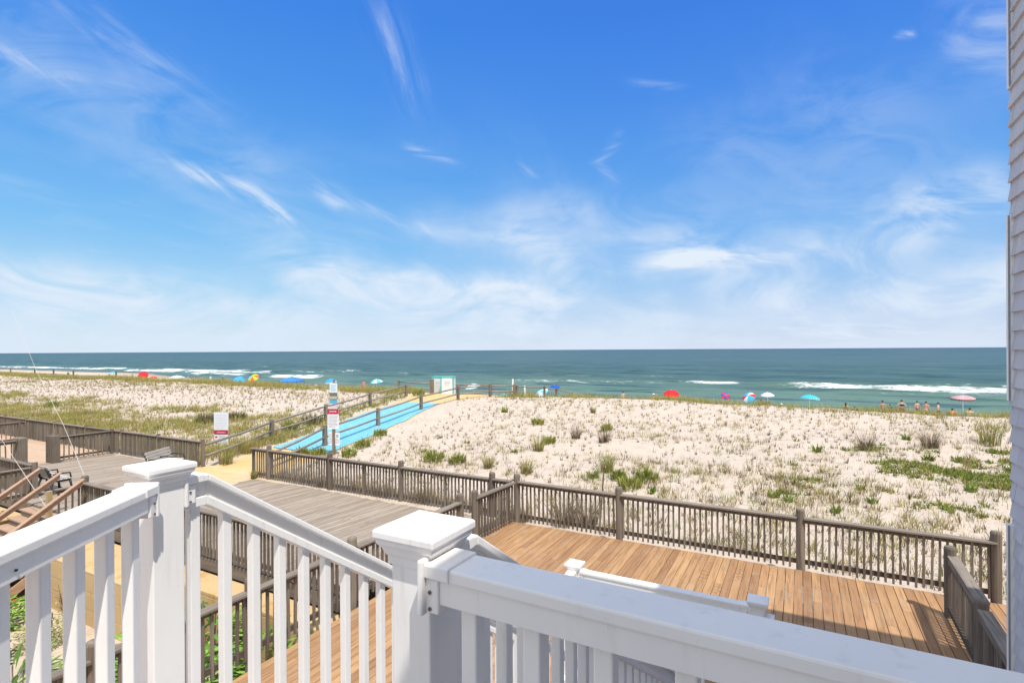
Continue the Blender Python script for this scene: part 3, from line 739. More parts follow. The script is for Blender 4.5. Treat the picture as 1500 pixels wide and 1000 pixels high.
# ================================================================== HOUSE ON THE RIGHT
def shingle_fn(t, b):
    p = geo_pos(t); r = t.attr('rnd')
    c = t.mix(r, (.53, .52, .545), (.61, .60, .62)); n = t.noise(t.scale(p, (3, 40, 3)), 1, 4, .6)
    c = t.mix(t.m('MULTIPLY', t.map(n, .5, .8), .4), c, (.47, .46, .49)); t.put(b.inputs['Base Color'], c)
    bump(t, b, n, .3, .004)
M_shing = material('lavender_grey_shingle', shingle_fn, .75, .25)
HX, HY, HT = 1.865, 7.15, 8.5
hs = thing('house', 'house with lavender grey shingle siding at the right edge', 'house', (HX, HY, 0))
wall_mb = MB(); wall_mb.box(HX+.03, -9, -1.5, 5.4, HY-.03, HT); wall = wall_mb.build('wall', M_shing, hs)
mb = MB(); ex = .187; z = -.3; k = 0
while z < HT:
    y = HY+.004
    while y > -9:
        w = random.uniform(.13, .27) if y > 3.5 else random.uniform(1.0, 2.5); y2 = y-w
        o = random.uniform(0, .004)
        # wedge: proud at the butt, flush at the top
        v = [(HX-.014-o, y2+.002, z), (HX-.014-o, y-.002, z), (HX+.03, y-.002, z), (HX+.03, y2+.002, z), (HX+.014, y2+.002, z+ex+.02), (HX+.014, y-.002, z+ex+.02), (HX+.03, y-.002, z+ex+.02), (HX+.03, y2+.002, z+ex+.02)]
        mb.add(v, [(0,3,2,1),(4,5,6,7),(0,1,5,4),(1,2,6,5),(2,3,7,6),(3,0,4,7)]); y = y2
    x = HX
    while x < 5.4:
        w = random.uniform(.13, .27); x2 = min(x+w, 5.4)
        v = [(x+.002, HY+.006, z), (x2-.002, HY+.006, z), (x2-.002, HY-.03, z), (x+.002, HY-.03, z), (x+.002, HY-.014, z+ex+.02), (x2-.002, HY-.014, z+ex+.02), (x2-.002, HY-.03, z+ex+.02), (x+.002, HY-.03, z+ex+.02)]
        mb.add(v, [(0,1,2,3),(7,6,5,4),(4,5,1,0),(5,6,2,1),(6,7,3,2),(7,4,0,3)]); x = x2
    z += ex
mb.build('siding', M_shing, hs)
def trimstrip(name, y0, y1, z0, z1, pr): return MB().box(HX-pr, y0, z0, HX+.02, y1, z1).build(name, M_vinyl, hs, bevel=.004)
def glass_fn(t, b): t.put(b.inputs['Base Color'], (.05, .07, .09)); b.inputs['Roughness'].default_value = .08
M_glass = material('window_glass', glass_fn, .08, .6)
M_chan = plain('channel_grey', (.30, .31, .35), .6)
for z0, z1, pr in ((3.86, 5.72, .034), (7.0, HT, .020), (.5, 2.62, .046)):
    trimstrip('corner_trim', 7.06, 7.146, z0, z1, pr)
    MB().box(HX-pr-.006, 7.058, z0+.005, HX-pr+.010, 7.064, z1-.005).build('channel', M_chan, hs)
mb = MB(); rv = [(HX-.40, -9.4, HT), (5.8, -9.4, HT), (5.8, HY+.45, HT), (HX-.40, HY+.45, HT)]
M_roof = plain('grey_roof', (.09, .09, .095), .9, .2, 6)
mb.box(HX-.40, -9.4, HT, 5.8, HY+.16, HT+.18)
mb.add([(HX-.42, -9.42, HT+.181), (5.82, -9.42, HT+.181), (5.82, HY+.18, HT+.181), (HX-.42, HY+.18, HT+.181), (3.6, -6, HT+1.0), (3.6, HY-2.8, HT+1.0)], [(0,1,4),(1,2,5,4),(2,3,5),(3,0,4,5),(3,2,1,0)])
mb.build('roof', M_roof, hs)
MB().box(.46, -5, 6.6, HX-.02, 2.0, 6.75).build('added_shade_slab', M_vinyl, hs)  # unseen slab added above the balcony to shade the near rail

# ================================================================== YARD, STAIRS AND SMALL THINGS ON THE LEFT
def conc_fn(t, b):
    p = geo_pos(t); n = t.noise(p, 1.1, 5, .65); m = t.noise(p, 9, 4, .6); st = t.noise(t.scale(p, (1.6, 1, .35)), 1.6, 4, .6)
    c = t.mix(n, (.52, .35, .165), (.58, .42, .23)); c = t.mix(t.m('MULTIPLY', t.map(st, .52, .68), .7), c, (.46, .24, .055))
    c = t.mix(t.m('MULTIPLY', t.map(m, .58, .78), .4), c, (.30, .22, .15)); t.put(b.inputs['Base Color'], c)
    X, Y, Z = t.sep(p); j = t.map(t.m('ABSOLUTE', t.m('SUBTRACT', t.m('FRACT', t.m('MULTIPLY', Z, 2.6)), .5)), .46, .5)
    bump(t, b, t.m('SUBTRACT', m, j), .4, .02)
M_conc = material('stained_concrete', conc_fn, .9, .2)
rw = MB().box(-60, 5.72, -1.7, -19.75, 6.88, -.32).box(-16.2, 5.72, -1.7, -12.2, 6.88, -.32).box(-12.2, 6.3, -1.7, -7.0, 6.88, -.30).build('retaining_wall', M_conc, bevel=.02)
tag(rw, 'tan stained concrete retaining wall below the grey boardwalk', 'wall')
ts = thing('timber_stairs', 'new tan timber stairs with slanting handrails at the left edge', 'stairs', (-18, 6.9, -1.5))
for i in range(8):
    zt_ = -.05-.17*i; yt = 6.92-.27*i
    MB().box(-19.65, yt-.29, zt_-.04, -16.3, yt, zt_).build('tread', M_newy, ts, bevel=.004)
    MB().box(-19.62, yt-.262, zt_-.165, -16.33, yt-.24, zt_-.042).build('riser', M_fx, ts)
for x in (-16.27, -18.0, -19.68): MB().beam((x, 6.95, -.22), (x, 4.7, -1.62), .04, .24, plumb=True).build('stringer', M_newy, ts)
for x, y0, z0 in ((-16.25, 6.75, 1.06), (-18.0, 6.95, 1.0), (-19.4, 7.0, .97)):
    y1 = 3.9; z1 = z0-.66*(y0-y1)
    MB().beam((x, y0, z0), (x, y1, z1), .05, .13, plumb=True).build('handrail', M_newy, ts, bevel=.004)
    MB().beam((x, y0+.02, z0+.085), (x, y1, z1+.085), .13, .035, plumb=True).build('handrail_cap', M_newy, ts, bevel=.004)
    MB().sq(x+.05, 4.6, [(.045, -1.5), (.045, z0-.66*(y0-4.6)-.06)]).build('post', M_newz, ts)

def bench(label, x, y, rz, L=1.7):
    r_ = thing('bench', label, 'bench', (x, y, 0), rz)   # local: +y is the front, x along
    for s in (-L/2, 0, L/2):
        m_ = MB()
        m_.tube([(s, .42, .40), (s, .10, .40), (s, -.02, .44), (s, -.10, .58), (s, -.17, .76), (s, -.24, .88)], [.035, .035, .045, .045, .04, .02], 6)
        m_.tube([(s, .40, .40), (s, .44, .2), (s, .46, 0.0)], [.035, .03, .04], 6); m_.tube([(s, -.02, .42), (s, -.10, .2), (s, -.16, 0.)], [.035, .03, .04], 6)
        m_.tube([(s, -.10, .62), (s, .12, .64), (s, .40, .62), (s, .44, .42)], .025, 6)
        part('frame', m_, M_dark, r_, smooth=True)
    for k in range(4): part('seat_slat', MB().box(-L/2-.05, .02+.11*k, .435, L/2+.05, .11+.11*k, .465), M_slat, r_, bevel=.004)
    for k in range(4):
        yy, zz = -.075-.042*k, .54+.10*k
        part('back_slat', MB().beam((-L/2-.05, yy+.045, zz), (L/2+.05, yy+.045, zz), .03, .085), M_slat, r_, bevel=.004)
    return r_
M_slat = plain('pale_slat', (.50, .46, .40), .7, .1, 20)
bench('black framed slatted bench against the left fence, seen from its end', -21.2, 7.72, 0)
bench('black framed slatted bench near the path mouth, only its back showing over the post cap', -20.3, 10.85, R(-62), 1.2)
rod = thing('fishing_rod', 'long thin fishing rod leaning from the boardwalk post up past the horizon', 'fishing rod', (-16.7, 7.1, .5))
MB().tube([(-16.7, 7.12, .45), (-17.0, 7.1, 1.1), (-18.01, 7.05, 2.38), (-19.54, 7.0, 3.9), (-20.94, 6.98, 5.53), (-21.1, 6.98, 5.75)], [.011, .009, .0065, .0045, .003, .002], 6).build('blank', M_slat, rod)
MB().tube([(-16.7, 7.12, .40), (-16.86, 7.11, .78)], .02, 8).build('grip', M_dark, rod)
rod = thing('fishing_rod', 'pale fishing rod slanting across the timber stairs at the left edge', 'fishing rod', (-17.3, 6.5, .1))
MB().tube([(-17.2, 6.5, .05), (-17.36, 6.5, .17), (-19.36, 6.5, 1.31), (-20.5, 6.5, 1.96), (-22.6, 6.5, 3.3)], [.011, .009, .007, .005, .002], 6).build('blank', M_slat, rod)
M_red = plain('red_hose_rubber', (.35, .03, .06), .5, .15); M_blue = plain('blue_plastic', (.04, .16, .32), .45, .1)
# hose, pipe, bucket
h = thing('garden_hose', 'tangled dark red hose on the pale ground by the tan wall', 'hose', (-16.4, 5.35, -1.45))
pts = []
for i in range(60):
    a = i*.62; q = .13+.05*math.sin(i*1.7); pts.append((-16.25+q*math.cos(a), 5.3+q*.8*math.sin(a), -1.42+.05*abs(math.sin(i*.9))))
pts += [(-16.5, 5.4, -1.40), (-17.1, 5.55, -1.36), (-17.6, 5.6, -1.3)]
MB().tube(pts, .014, 6).build('hose', M_red, h, smooth=True)
h = thing('bent_pipe', 'bent black pipe sticking out of the tan wall', 'pipe', (-16.9, 5.7, -.9))
MB().tube([(-17.5, 5.5, -1.12), (-17.05, 5.52, -.88), (-16.9, 5.53, -.84), (-16.3, 5.55, -.80)], .022, 8).build('pipe', M_dark, h, smooth=True)
h = thing('bucket', 'blue plastic bucket among the plants at the lower left edge', 'bucket', (-14.5, 4.45, -1.5))
MB().lathe(-14.5, 4.45, [(.13, -1.5), (.16, -1.12), (.172, -1.12), (.172, -1.09), (.15, -1.09), (.12, -1.4)], 18).build('pail', M_blue, h, smooth=False)
MB().tube([(-14.66, 4.45, -1.12), (-14.64, 4.45, -.98), (-14.5, 4.45, -.90), (-14.36, 4.45, -.98), (-14.34, 4.45, -1.12)], .008, 6).build('handle', M_dark, h)
MB().lathe(-14.5, 4.45, [(.168, -1.22), (.172, -1.17)], 18).build('band', M_dark, h)

# ================================================================== SIGNS
def flat(name, c, rough=.5): return plain(name, c, rough, .04, 8)
M_sw = flat('sign_white', (.74, .75, .77)); M_sr = flat('sign_red', (.42, .035, .05)); M_sg = flat('sign_print', (.36, .36, .42)); M_sb = flat('sign_blue', (.10, .38, .58))
M_spink = flat('sign_pink', (.62, .52, .58)); M_sph = flat('sign_photo', (.16, .16, .12)); M_teal = flat('teal_trim', (.05, .48, .44)); M_boxw = flat('box_white', (.62, .66, .64))
def board(parent, name, x0, x1, z0, z1, y, m, th=.02, label=None):
    return part(name, MB().box(x0, y-th, z0, x1, y, z1), m, parent, label=label)
def lines(parent, x0, x1, z0, z1, n, y, m=None, ragged=True):
    mb = MB(); dz = (z1-z0)/n
    for i in range(n):
        x = x0; z = z0+dz*(i+.3); xe = x1-(random.random()*.3*(x1-x0) if ragged and i % 3 == 0 else 0)
        while x < xe:
            w = random.uniform(.02, .07); mb.box(x, y-.003, z, min(x+w, xe), y, z+dz*.42); x += w+.014
    me = parent.data; k = len(me.materials); me.materials.append(m or M_sg)
    bm = bmesh.new(); bm.from_mesh(me); n0 = len(bm.faces); em = mb.mesh('x', None); bm.from_mesh(em); bm.faces.ensure_lookup_table()
    for f_ in bm.faces[n0:]: f_.material_index = k
    bm.to_mesh(me); bm.free(); return parent
s1 = thing('warning_sign', 'tall white sign with a red band and symbols left of the sandy path', 'sign', (-23.55, 15.2, tz(-23.55, 15.2)), R(24))
b0 = .12
part('post', MB().box(-.045, .0, -.4, .045, .08, 1.55), M_fz, s1)
up = board(s1, 'panel', -.345, .345, b0+.74, b0+1.55, 0, M_sw); lines(up, -.28, .28, b0+.80, b0+1.48, 9, -.021, flat('sign_faint', (.60, .62, .68)))
lo = board(s1, 'panel', -.335, .335, b0, b0+.725, 0, M_sw)
bd = board(lo, 'red_band', -.335, .335, b0+.53, b0+.725, -.0205, M_sr, .004); lines(bd, -.2, .2, b0+.58, b0+.67, 1, -.0250, M_spink, False)
lines(lo, -.12, .30, b0+.05, b0+.5, 7, -.021)
for k in range(3): board(lo, 'symbol', -.29, -.18, b0+.10+.14*k, b0+.17+.14*k, -.0205, M_sr if k != 1 else M_spink, .004)
s2_ = thing('warning_sign', 'white sign with dark red header on a grey post right of the blue mat', 'sign', (-17.43, 16.2, tz(-17.43, 16.2)), R(26))
part('post', MB().box(-.055, .0, -.5, .055, .1, 1.85), M_fz, s2_)
pn = board(s2_, 'panel', -.24, .24, 1.10, 1.95, 0, M_sw); hd = board(pn, 'red_band', -.24, .24, 1.73, 1.95, -.0205, M_sr, .004); lines(hd, -.15, .15, 1.80, 1.88, 1, -.025, M_sw, False)
lines(pn, -.2, .2, 1.16, 1.70, 9, -.021); 
lw = board(s2_, 'notice', -.22, -.065, .42, .95, .05, M_sw); lines(lw, -.21, -.08, .48, .9, 6, .029)
lw = board(s2_, 'notice', .065, .26, .40, .93, .05, M_sw); lines(lw, .08, .24, .48, .7, 4, .029); board(lw, 'symbol', .11, .20, .74, .86, .029, M_sg, .004)
s3 = thing('information_sign', 'narrow tall information board with blue top, dark photo and teal panel by the path rail', 'sign', (-26.0, 24.2, tz(-26.0, 24.2)), R(28))
part('post', MB().box(-.06, .02, -.5, .06, .12, 2.1), M_fz, s3)
z0 = 4.4-(598-514)*33.9/780-s3.location.z
for nm, a, b, m in (('panel', .0, .26, M_spink), ('panel', .27, .55, M_sb), ('photo_panel', .56, 1.02, M_sph), ('panel', 1.03, 1.62, M_sw)):
    p_ = board(s3, nm, -.24, .24, z0+a, z0+b, 0, m)
    if m is M_sw: lines(p_, -.18, .18, z0+a+.08, z0+b-.08, 6, -.021, M_sb)
    if m is M_sph: board(p_, 'photo', -.22, .22, z0+a+.06, z0+a+.24, -.0205, flat('photo_sand', (.42, .44, .38)), .003)
    if m is M_sb: board(p_, 'band', -.24, .24, z0+a, z0+a+.06, -.0205, M_sw, .003)
# storage boxes on the crest
def crate(label, x, y, w, d, h, rz, m):
    z = tz(x, y); r_ = thing('storage_box', label, 'storage box', (x, y, z), rz)
    part('body', MB().box(-w/2, -d/2, -.1, w/2, d/2, h-.06), m, r_, bevel=.01)
    lid = part('lid', MB().box(-w/2-.05, -d/2-.05, h-.06, w/2+.05, d/2+.05, h), M_teal, r_, bevel=.01)
    for sx_ in (-1, 1): part('corner_trim', MB().box(sx_*w/2-.05, -d/2-.025, 0, sx_*w/2+.05, -d/2+.05, h-.062), M_teal, r_)
    lb = part('notice', MB().box(-w*.28, -d/2-.012, h*.45, w*.28, -d/2-.002, h*.8), M_sw, r_); lines(lb, -w*.24, w*.24, h*.5, h*.76, 3, -d/2-.013)
    return r_
crate('pale grey storage box with teal edges on the crest, left one of the pair', -26.6, 36.3, 1.05, .9, 1.42, R(20), M_boxw)
crate('white storage box with teal edges and printed notice, right one of the pair', -25.45, 35.9, 1.0, .9, 1.42, R(22), M_sw)
r_ = thing('timber_post', 'short dark brown post in front of the pale storage box', 'post', (-26.6, 35.2, tz(-26.6, 35.2))); part('shaft', MB().sq(0, 0, [(.13, -.3), (.12, 1.15), (.10, 1.17)]), M_fz, r_)

# ================================================================== BEACH UMBRELLAS AND TENTS
def umbrella(label, x, y, top, w, cols, tilt=0, tdir=0, fringe=None, sag=.32, cat='umbrella', z=None):
    z = tz(x, y) if z is None else z; r_ = thing('beach_umbrella', label, cat, (x, y, z))
    rad = w/2; n = 16; mb = MB(); hub = Vector((0, 0, top))
    M3 = Matrix.Rotation(tdir, 3, 'Z') @ Matrix.Rotation(tilt, 3, 'X')
    rings = [(0.02, 0), (.3, -.05), (.6, -.17), (.85, -.33), (1.0, -.47)]
    for k in range(n):
        c = cols[(k//2) % len(cols)]; v = []
        for rr, zz in rings:
            for q in (k, k+1):
                a = 2*math.pi*q/n; sc = 1-.03*(q % 2)
                v.append(hub + M3 @ Vector((rr*rad*sc*math.cos(a), rr*rad*sc*math.sin(a), zz*rad*sag/.47*1.45)))
        mb.add(v, [(2*i, 2*i+1, 2*i+3, 2*i+2) for i in range(len(rings)-1)], c=c)
    part('canopy', mb, M_tint, r_)
    part('pole', MB().tube([hub+M3 @ Vector((0, 0, .05)), hub+M3 @ Vector((0, 0, -.8)), hub+M3 @ Vector((0, 0, -.8))+Vector((0, 0, -(top-.5)))*.9], .02, 6), M_sw, r_)
    if fringe:
        m2 = MB()
        for k in range(n*2):
            a = 2*math.pi*k/(n*2); a2 = 2*math.pi*(k+.75)/(n*2); z0_ = -sag*1.45*rad
            pts = [hub+M3 @ Vector((rad*.985*math.cos(q), rad*.985*math.sin(q), z0_+dz_)) for q in (a, a2) for dz_ in (0, -.13)]
            m2.add(pts, [(0, 1, 3, 2)], c=fringe)
        part('fringe', m2, M_tint, r_)
    return r_
WH = (.75, .77, .8)
umbrella('pale blue umbrella with a dark figure under it, far left beach', -118.1, 54.2, 2.1, 1.9, [(.20,.45,.62)])
umbrella('round red umbrella tilted toward the dune on the far left beach', -115.3, 58, 1.45, 2.0, [(.62,.03,.04), (.56,.02,.03)], R(62), R(35), sag=.28)
umbrella('small flat red sunshade beside the round red umbrella', -111.5, 58.0, 1.15, 1.6, [(.60,.06,.07)], R(20), R(40))
umbrella('blue umbrella leaning beside the rainbow umbrella', -77.9, 53.2, 1.35, 1.7, [(.04,.30,.62), (.05,.36,.68)], R(48), R(50))
umbrella('rainbow striped umbrella tilted over orange chairs', -76.6, 54.6, 1.75, 1.75, [(.70,.12,.04), (.75,.5,.03), (.2,.5,.08), (.03,.33,.62), (.05,.45,.6), (.72,.35,.03)], R(42), R(20))
umbrella('white and turquoise umbrella right of the standing man in orange', -46.8, 50.5, 2.05, 1.6, [(.55,.72,.70), (.08,.50,.52)], R(8), 0)
umbrella('blue umbrella with white trim behind the tall information board', -52.1, 48, 2.0, 1.5, [(.04,.30,.62)], R(10), 0, fringe=WH)
umbrella('pale blue white umbrella seen behind the crest rail', -31.7, 49.2, 1.95, 1.7, [(.45,.62,.70), (.62,.72,.76)], R(12), R(-30))
umbrella('pale blue striped umbrella tipped on its side behind the crest rail', -23.9, 49.8, 1.35, 1.75, [(.12,.45,.70), (.62,.74,.80)], R(38), R(-40))
umbrella('deep blue umbrella over chairs behind the crest rail', -22.6, 50.8, 2.0, 1.25, [(.015,.08,.42)], R(10), 0)
umbrella('wide low red umbrella in front of the breaking wave', -11.1, 52.8, 1.75, 1.55, [(.66,.025,.03), (.60,.02,.03)], R(22), R(10), sag=.42)
umbrella('small red and blue umbrella tipped over, left of the multicoloured one', -5.8, 50, 1.55, .78, [(.62,.03,.05), (.03,.10,.36)], R(55), R(30))
umbrella('red white and turquoise umbrella tipped toward the dune', -4.0, 49.5, 1.55, 1.08, [(.62,.04,.05), (.70,.70,.70), (.05,.42,.60), (.05,.35,.55)], R(48), R(-15))
umbrella('pale lavender umbrella above dark haired heads', -2.5, 49.5, 1.98, 1.1, [(.50,.53,.70), (.60,.62,.74)], R(8), 0)
umbrella('bright cyan umbrella with pale rim standing alone on the right', 0.6, 48, 1.98, 1.42, [(.03,.44,.58), (.03,.50,.62)], R(10), R(160), fringe=(.3,.6,.65), sag=.26)
umbrella('faded pink umbrella with a dark fringe at the right', 10.3, 49.5, 2.2, 1.45, [(.50,.27,.29), (.56,.33,.34)], R(4), 0, fringe=(.16,.10,.12), sag=.20)
r_ = umbrella('small turquoise sunshade peeking over the crest', -27.9, 49.2, .95, .9, [(.05,.40,.42)], R(25), 0)
def popup(label, x, y, w, h, c, cleg, rz=0, d=None, cat='canopy tent'):
    z = tz(x, y); r_ = thing('canopy_tent', label, cat, (x, y, z), rz); a = w/2; b = (d or w)/2
    for sx_ in (-1, 1):
        for sy_ in (-1, 1): part('leg', MB().tube([(sx_*a, sy_*b, 0), (sx_*a, sy_*b, h*.74)], .035, 6), cleg, r_)
    z0 = h*.74; v = [(-a, -b, z0), (a, -b, z0), (a, b, z0), (-a, b, z0), (-a*.45, -b*.45, z0+(h-z0)*.7), (a*.45, -b*.45, z0+(h-z0)*.7), (a*.45, b*.45, z0+(h-z0)*.7), (-a*.45, b*.45, z0+(h-z0)*.7), (0, 0, h)]
    f = [(0,1,5,4),(1,2,6,5),(2,3,7,6),(3,0,4,7),(4,5,8),(5,6,8),(6,7,8),(7,4,8)]
    part('canopy', MB().add(v, f, c=c), M_tint, r_)
    vl = MB()
    for p, q in ((0,1),(1,2),(2,3),(3,0)): vl.add([v[p], v[q], (v[q][0], v[q][1], z0-.12), (v[p][0], v[p][1], z0-.12)], [(0,1,2,3)], c=tuple(k*.8 for k in c))
    part('valance', vl, M_tint, r_); return r_
M_navy = plain('navy_frame', (.02, .05, .12), .5)
popup('blue pop up canopy tent with dark legs on the left beach', -59.6, 48.3, 2.3, 2.25, (.05,.20,.52), M_navy, R(25))
popup('white sun canopy over seated people on the far left beach', -96.2, 54, 1.9, 1.75, (.62,.68,.68), M_sw, R(20))
for px_, py_, lab, c in ((-76.3, 54.0, 'orange beach chair under the rainbow umbrella', (.66,.26,.06)), (-98.5, 58.4, 'teal beach chair on the left beach', (.03,.22,.25)), (-22.9, 50.4, 'blue beach chair under the deep blue umbrella, left one', (.03,.14,.42)), (-22.0, 50.6, 'grey blue beach chair under the deep blue umbrella, right one', (.16,.25,.36)), (11.0, 51.2, 'pale beach chair under the pink umbrella', (.45,.5,.52))):
    z = tz(px_, py_); r_ = thing('beach_chair', lab, 'chair', (px_, py_, z), R(random.uniform(-20, 20)))
    part('seat', MB().add([(-.27, -.2, .28), (.27, -.2, .28), (.27, .3, .34), (-.27, .3, .34)], [(0,1,2,3)], c=c), M_tint, r_)
    part('backrest', MB().add([(-.27, -.2, .28), (.27, -.2, .28), (.27, -.5, .85), (-.27, -.5, .85)], [(0,1,2,3)], c=c), M_tint, r_)
    m_ = MB()
    for s in (-.28, .28): m_.tube([(s, .3, 0), (s, .3, .35), (s, -.2, .27), (s, -.51, .87)], .016, 5).tube([(s, -.3, 0), (s, -.05, .3)], .016, 5)
    part('frame', m_, M_sw, r_)
for px_, py_, lab, c in ((-123.5, 47, 'dark cooler box on the sand near the far left rail fence', (.03,.03,.04)), (-97.6, 55.2, 'white cooler box by the white canopy', (.7,.7,.7)), (-11.9, 51.9, 'white beach bag beside the person in a pale hat', (.72,.72,.72))):
    z = tz(px_, py_); r_ = thing('cooler_box', lab, 'cooler' if 'cooler' in lab else 'bag', (px_, py_, z))
    part('body', MB().box(-.3, -.2, 0, .3, .2, .34, c=c), M_tint, r_, bevel=.03); part('lid', MB().box(-.31, -.21, .342, .31, .21, .42, c=tuple(min(1, k*1.2+.02) for k in c)), M_tint, r_, bevel=.02)

# ================================================================== PEOPLE
def skin_body(name, J, E, mat):
    me = bpy.data.meshes.new(name+'_cage'); names = list(J); ix = {n: i for i, n in enumerate(names)}
    me.from_pydata([J[n][0] for n in names], [(ix[a], ix[b]) for a, b in E], [])
    o = bpy.data.objects.new('cage', me); col.objects.link(o)
    md = o.modifiers.new('skin', 'SKIN'); md.use_smooth_shade = True; md.branch_smoothing = .3
    sv = me.skin_vertices[0].data
    for n in names:
        r_ = J[n][1]; sv[ix[n]].radius = (r_, r_) if not isinstance(r_, tuple) else r_; sv[ix[n]].use_root = (n == 'pelvis')
    o.modifiers.new('sub', 'SUBSURF').levels = 1
    dg = bpy.context.evaluated_depsgraph_get(); dg.update()
    out = bpy.data.meshes.new_from_object(o.evaluated_get(dg)); out.name = name
    bpy.data.objects.remove(o); bpy.data.meshes.remove(me)
    out.materials.clear(); out.materials.append(mat)
    return out
def pose(kind):
    # y+ is the way the person faces; heights in metres, standing 1.72
    J = {}
    if kind in ('stand', 'walk', 'stand_arms'):
        st_ = .16 if kind == 'walk' else 0
        J.update(pelvis=((0,0,.93),(.15,.105)), waist=((0,0,1.08),(.125,.09)), chest=((0,0,1.30),(.155,.105)), neckb=((0,0,1.45),.075), neck=((0,.01,1.51),.052), head=((0,.02,1.60),(.07,.085)), crown=((0,.015,1.69),(.055,.065)))
        for s, q in ((-1, 'l'), (1, 'r')):
            k = st_*s
            J.update({'hip'+q: ((.09*s, k*.1, .86), .088), 'knee'+q: ((.10*s, k*.6+.01, .49), .058), 'calf'+q: ((.10*s, k*.9-.02, .33), .055), 'ank'+q: ((.10*s, k*1.1-.02, .08), .036), 'toe'+q: ((.12*s, k*1.1+.15, .035), .032)})
            if kind == 'stand_arms': a = [(.20*s,0,1.42), (.33*s,-.04,1.20), (.20*s,.10,1.05), (.14*s,.14,1.03)]
            else: a = [(.20*s,0,1.42), (.25*s,-.02-k*.3,1.14), (.27*s,.04-k*.7,.90), (.27*s,.06-k*.8,.82)]
            J.update({'sh'+q: (a[0], .062), 'el'+q: (a[1], .042), 'wr'+q: (a[2], .029), 'hand'+q: (a[3], (.036, .022))})
    else:
        up = .40 if kind == 'chair' else .11
        J.update(pelvis=((0,0,up),(.155,.115)), waist=((0,-.03,up+.15),(.13,.10)), chest=((0,-.06,up+.37),(.155,.11)), neckb=((0,-.06,up+.52),.075), neck=((0,-.045,up+.58),.052), head=((0,-.03,up+.67),(.07,.085)), crown=((0,-.035,up+.76),(.055,.065)))
        for s, q in ((-1, 'l'), (1, 'r')):
            if kind == 'chair': lg = [(.10*s,.06,up-.01), (.13*s,.45,up+.05), (.13*s,.47,up-.13), (.13*s,.50,.07), (.14*s,.65,.04)]
            else: lg = [(.10*s,.06,up), (.15*s,.38,up+.36), (.14*s,.50,up+.18), (.13*s,.62,.07), (.14*s,.76,.04)]
            J.update({'hip'+q: (lg[0], .09), 'knee'+q: (lg[1], .060), 'calf'+q: (lg[2], .055), 'ank'+q: (lg[3], .036), 'toe'+q: (lg[4], .032)})
            a = [(.20*s,-.06,up+.49), (.26*s,.02,up+.24), (.20*s,.26,up+(.14 if kind == 'chair' else .30)), (.17*s,.33,up+(.13 if kind == 'chair' else .32))]
            J.update({'sh'+q: (a[0], .062), 'el'+q: (a[1], .042), 'wr'+q: (a[2], .029), 'hand'+q: (a[3], (.036, .022))})
    E = [('pelvis','waist'),('waist','chest'),('chest','neckb'),('neckb','neck'),('neck','head'),('head','crown')]
    for q in 'lr': E += [('pelvis','hip'+q),('hip'+q,'knee'+q),('knee'+q,'calf'+q),('calf'+q,'ank'+q),('ank'+q,'toe'+q),('chest','sh'+q),('sh'+q,'el'+q),('el'+q,'wr'+q),('wr'+q,'hand'+q)]
    return J, E
SKIN = [plain('skin_fair', (.56, .33, .23), .6, .08), plain('skin_tan', (.42, .22, .13), .6, .08), plain('skin_sunburnt', (.60, .24, .16), .6, .08)]
HAIR = [plain('hair_dark', (.02, .014, .010), .6), plain('hair_brown', (.09, .05, .025), .6), plain('hair_blond', (.36, .25, .12), .6)]
_pose = {}
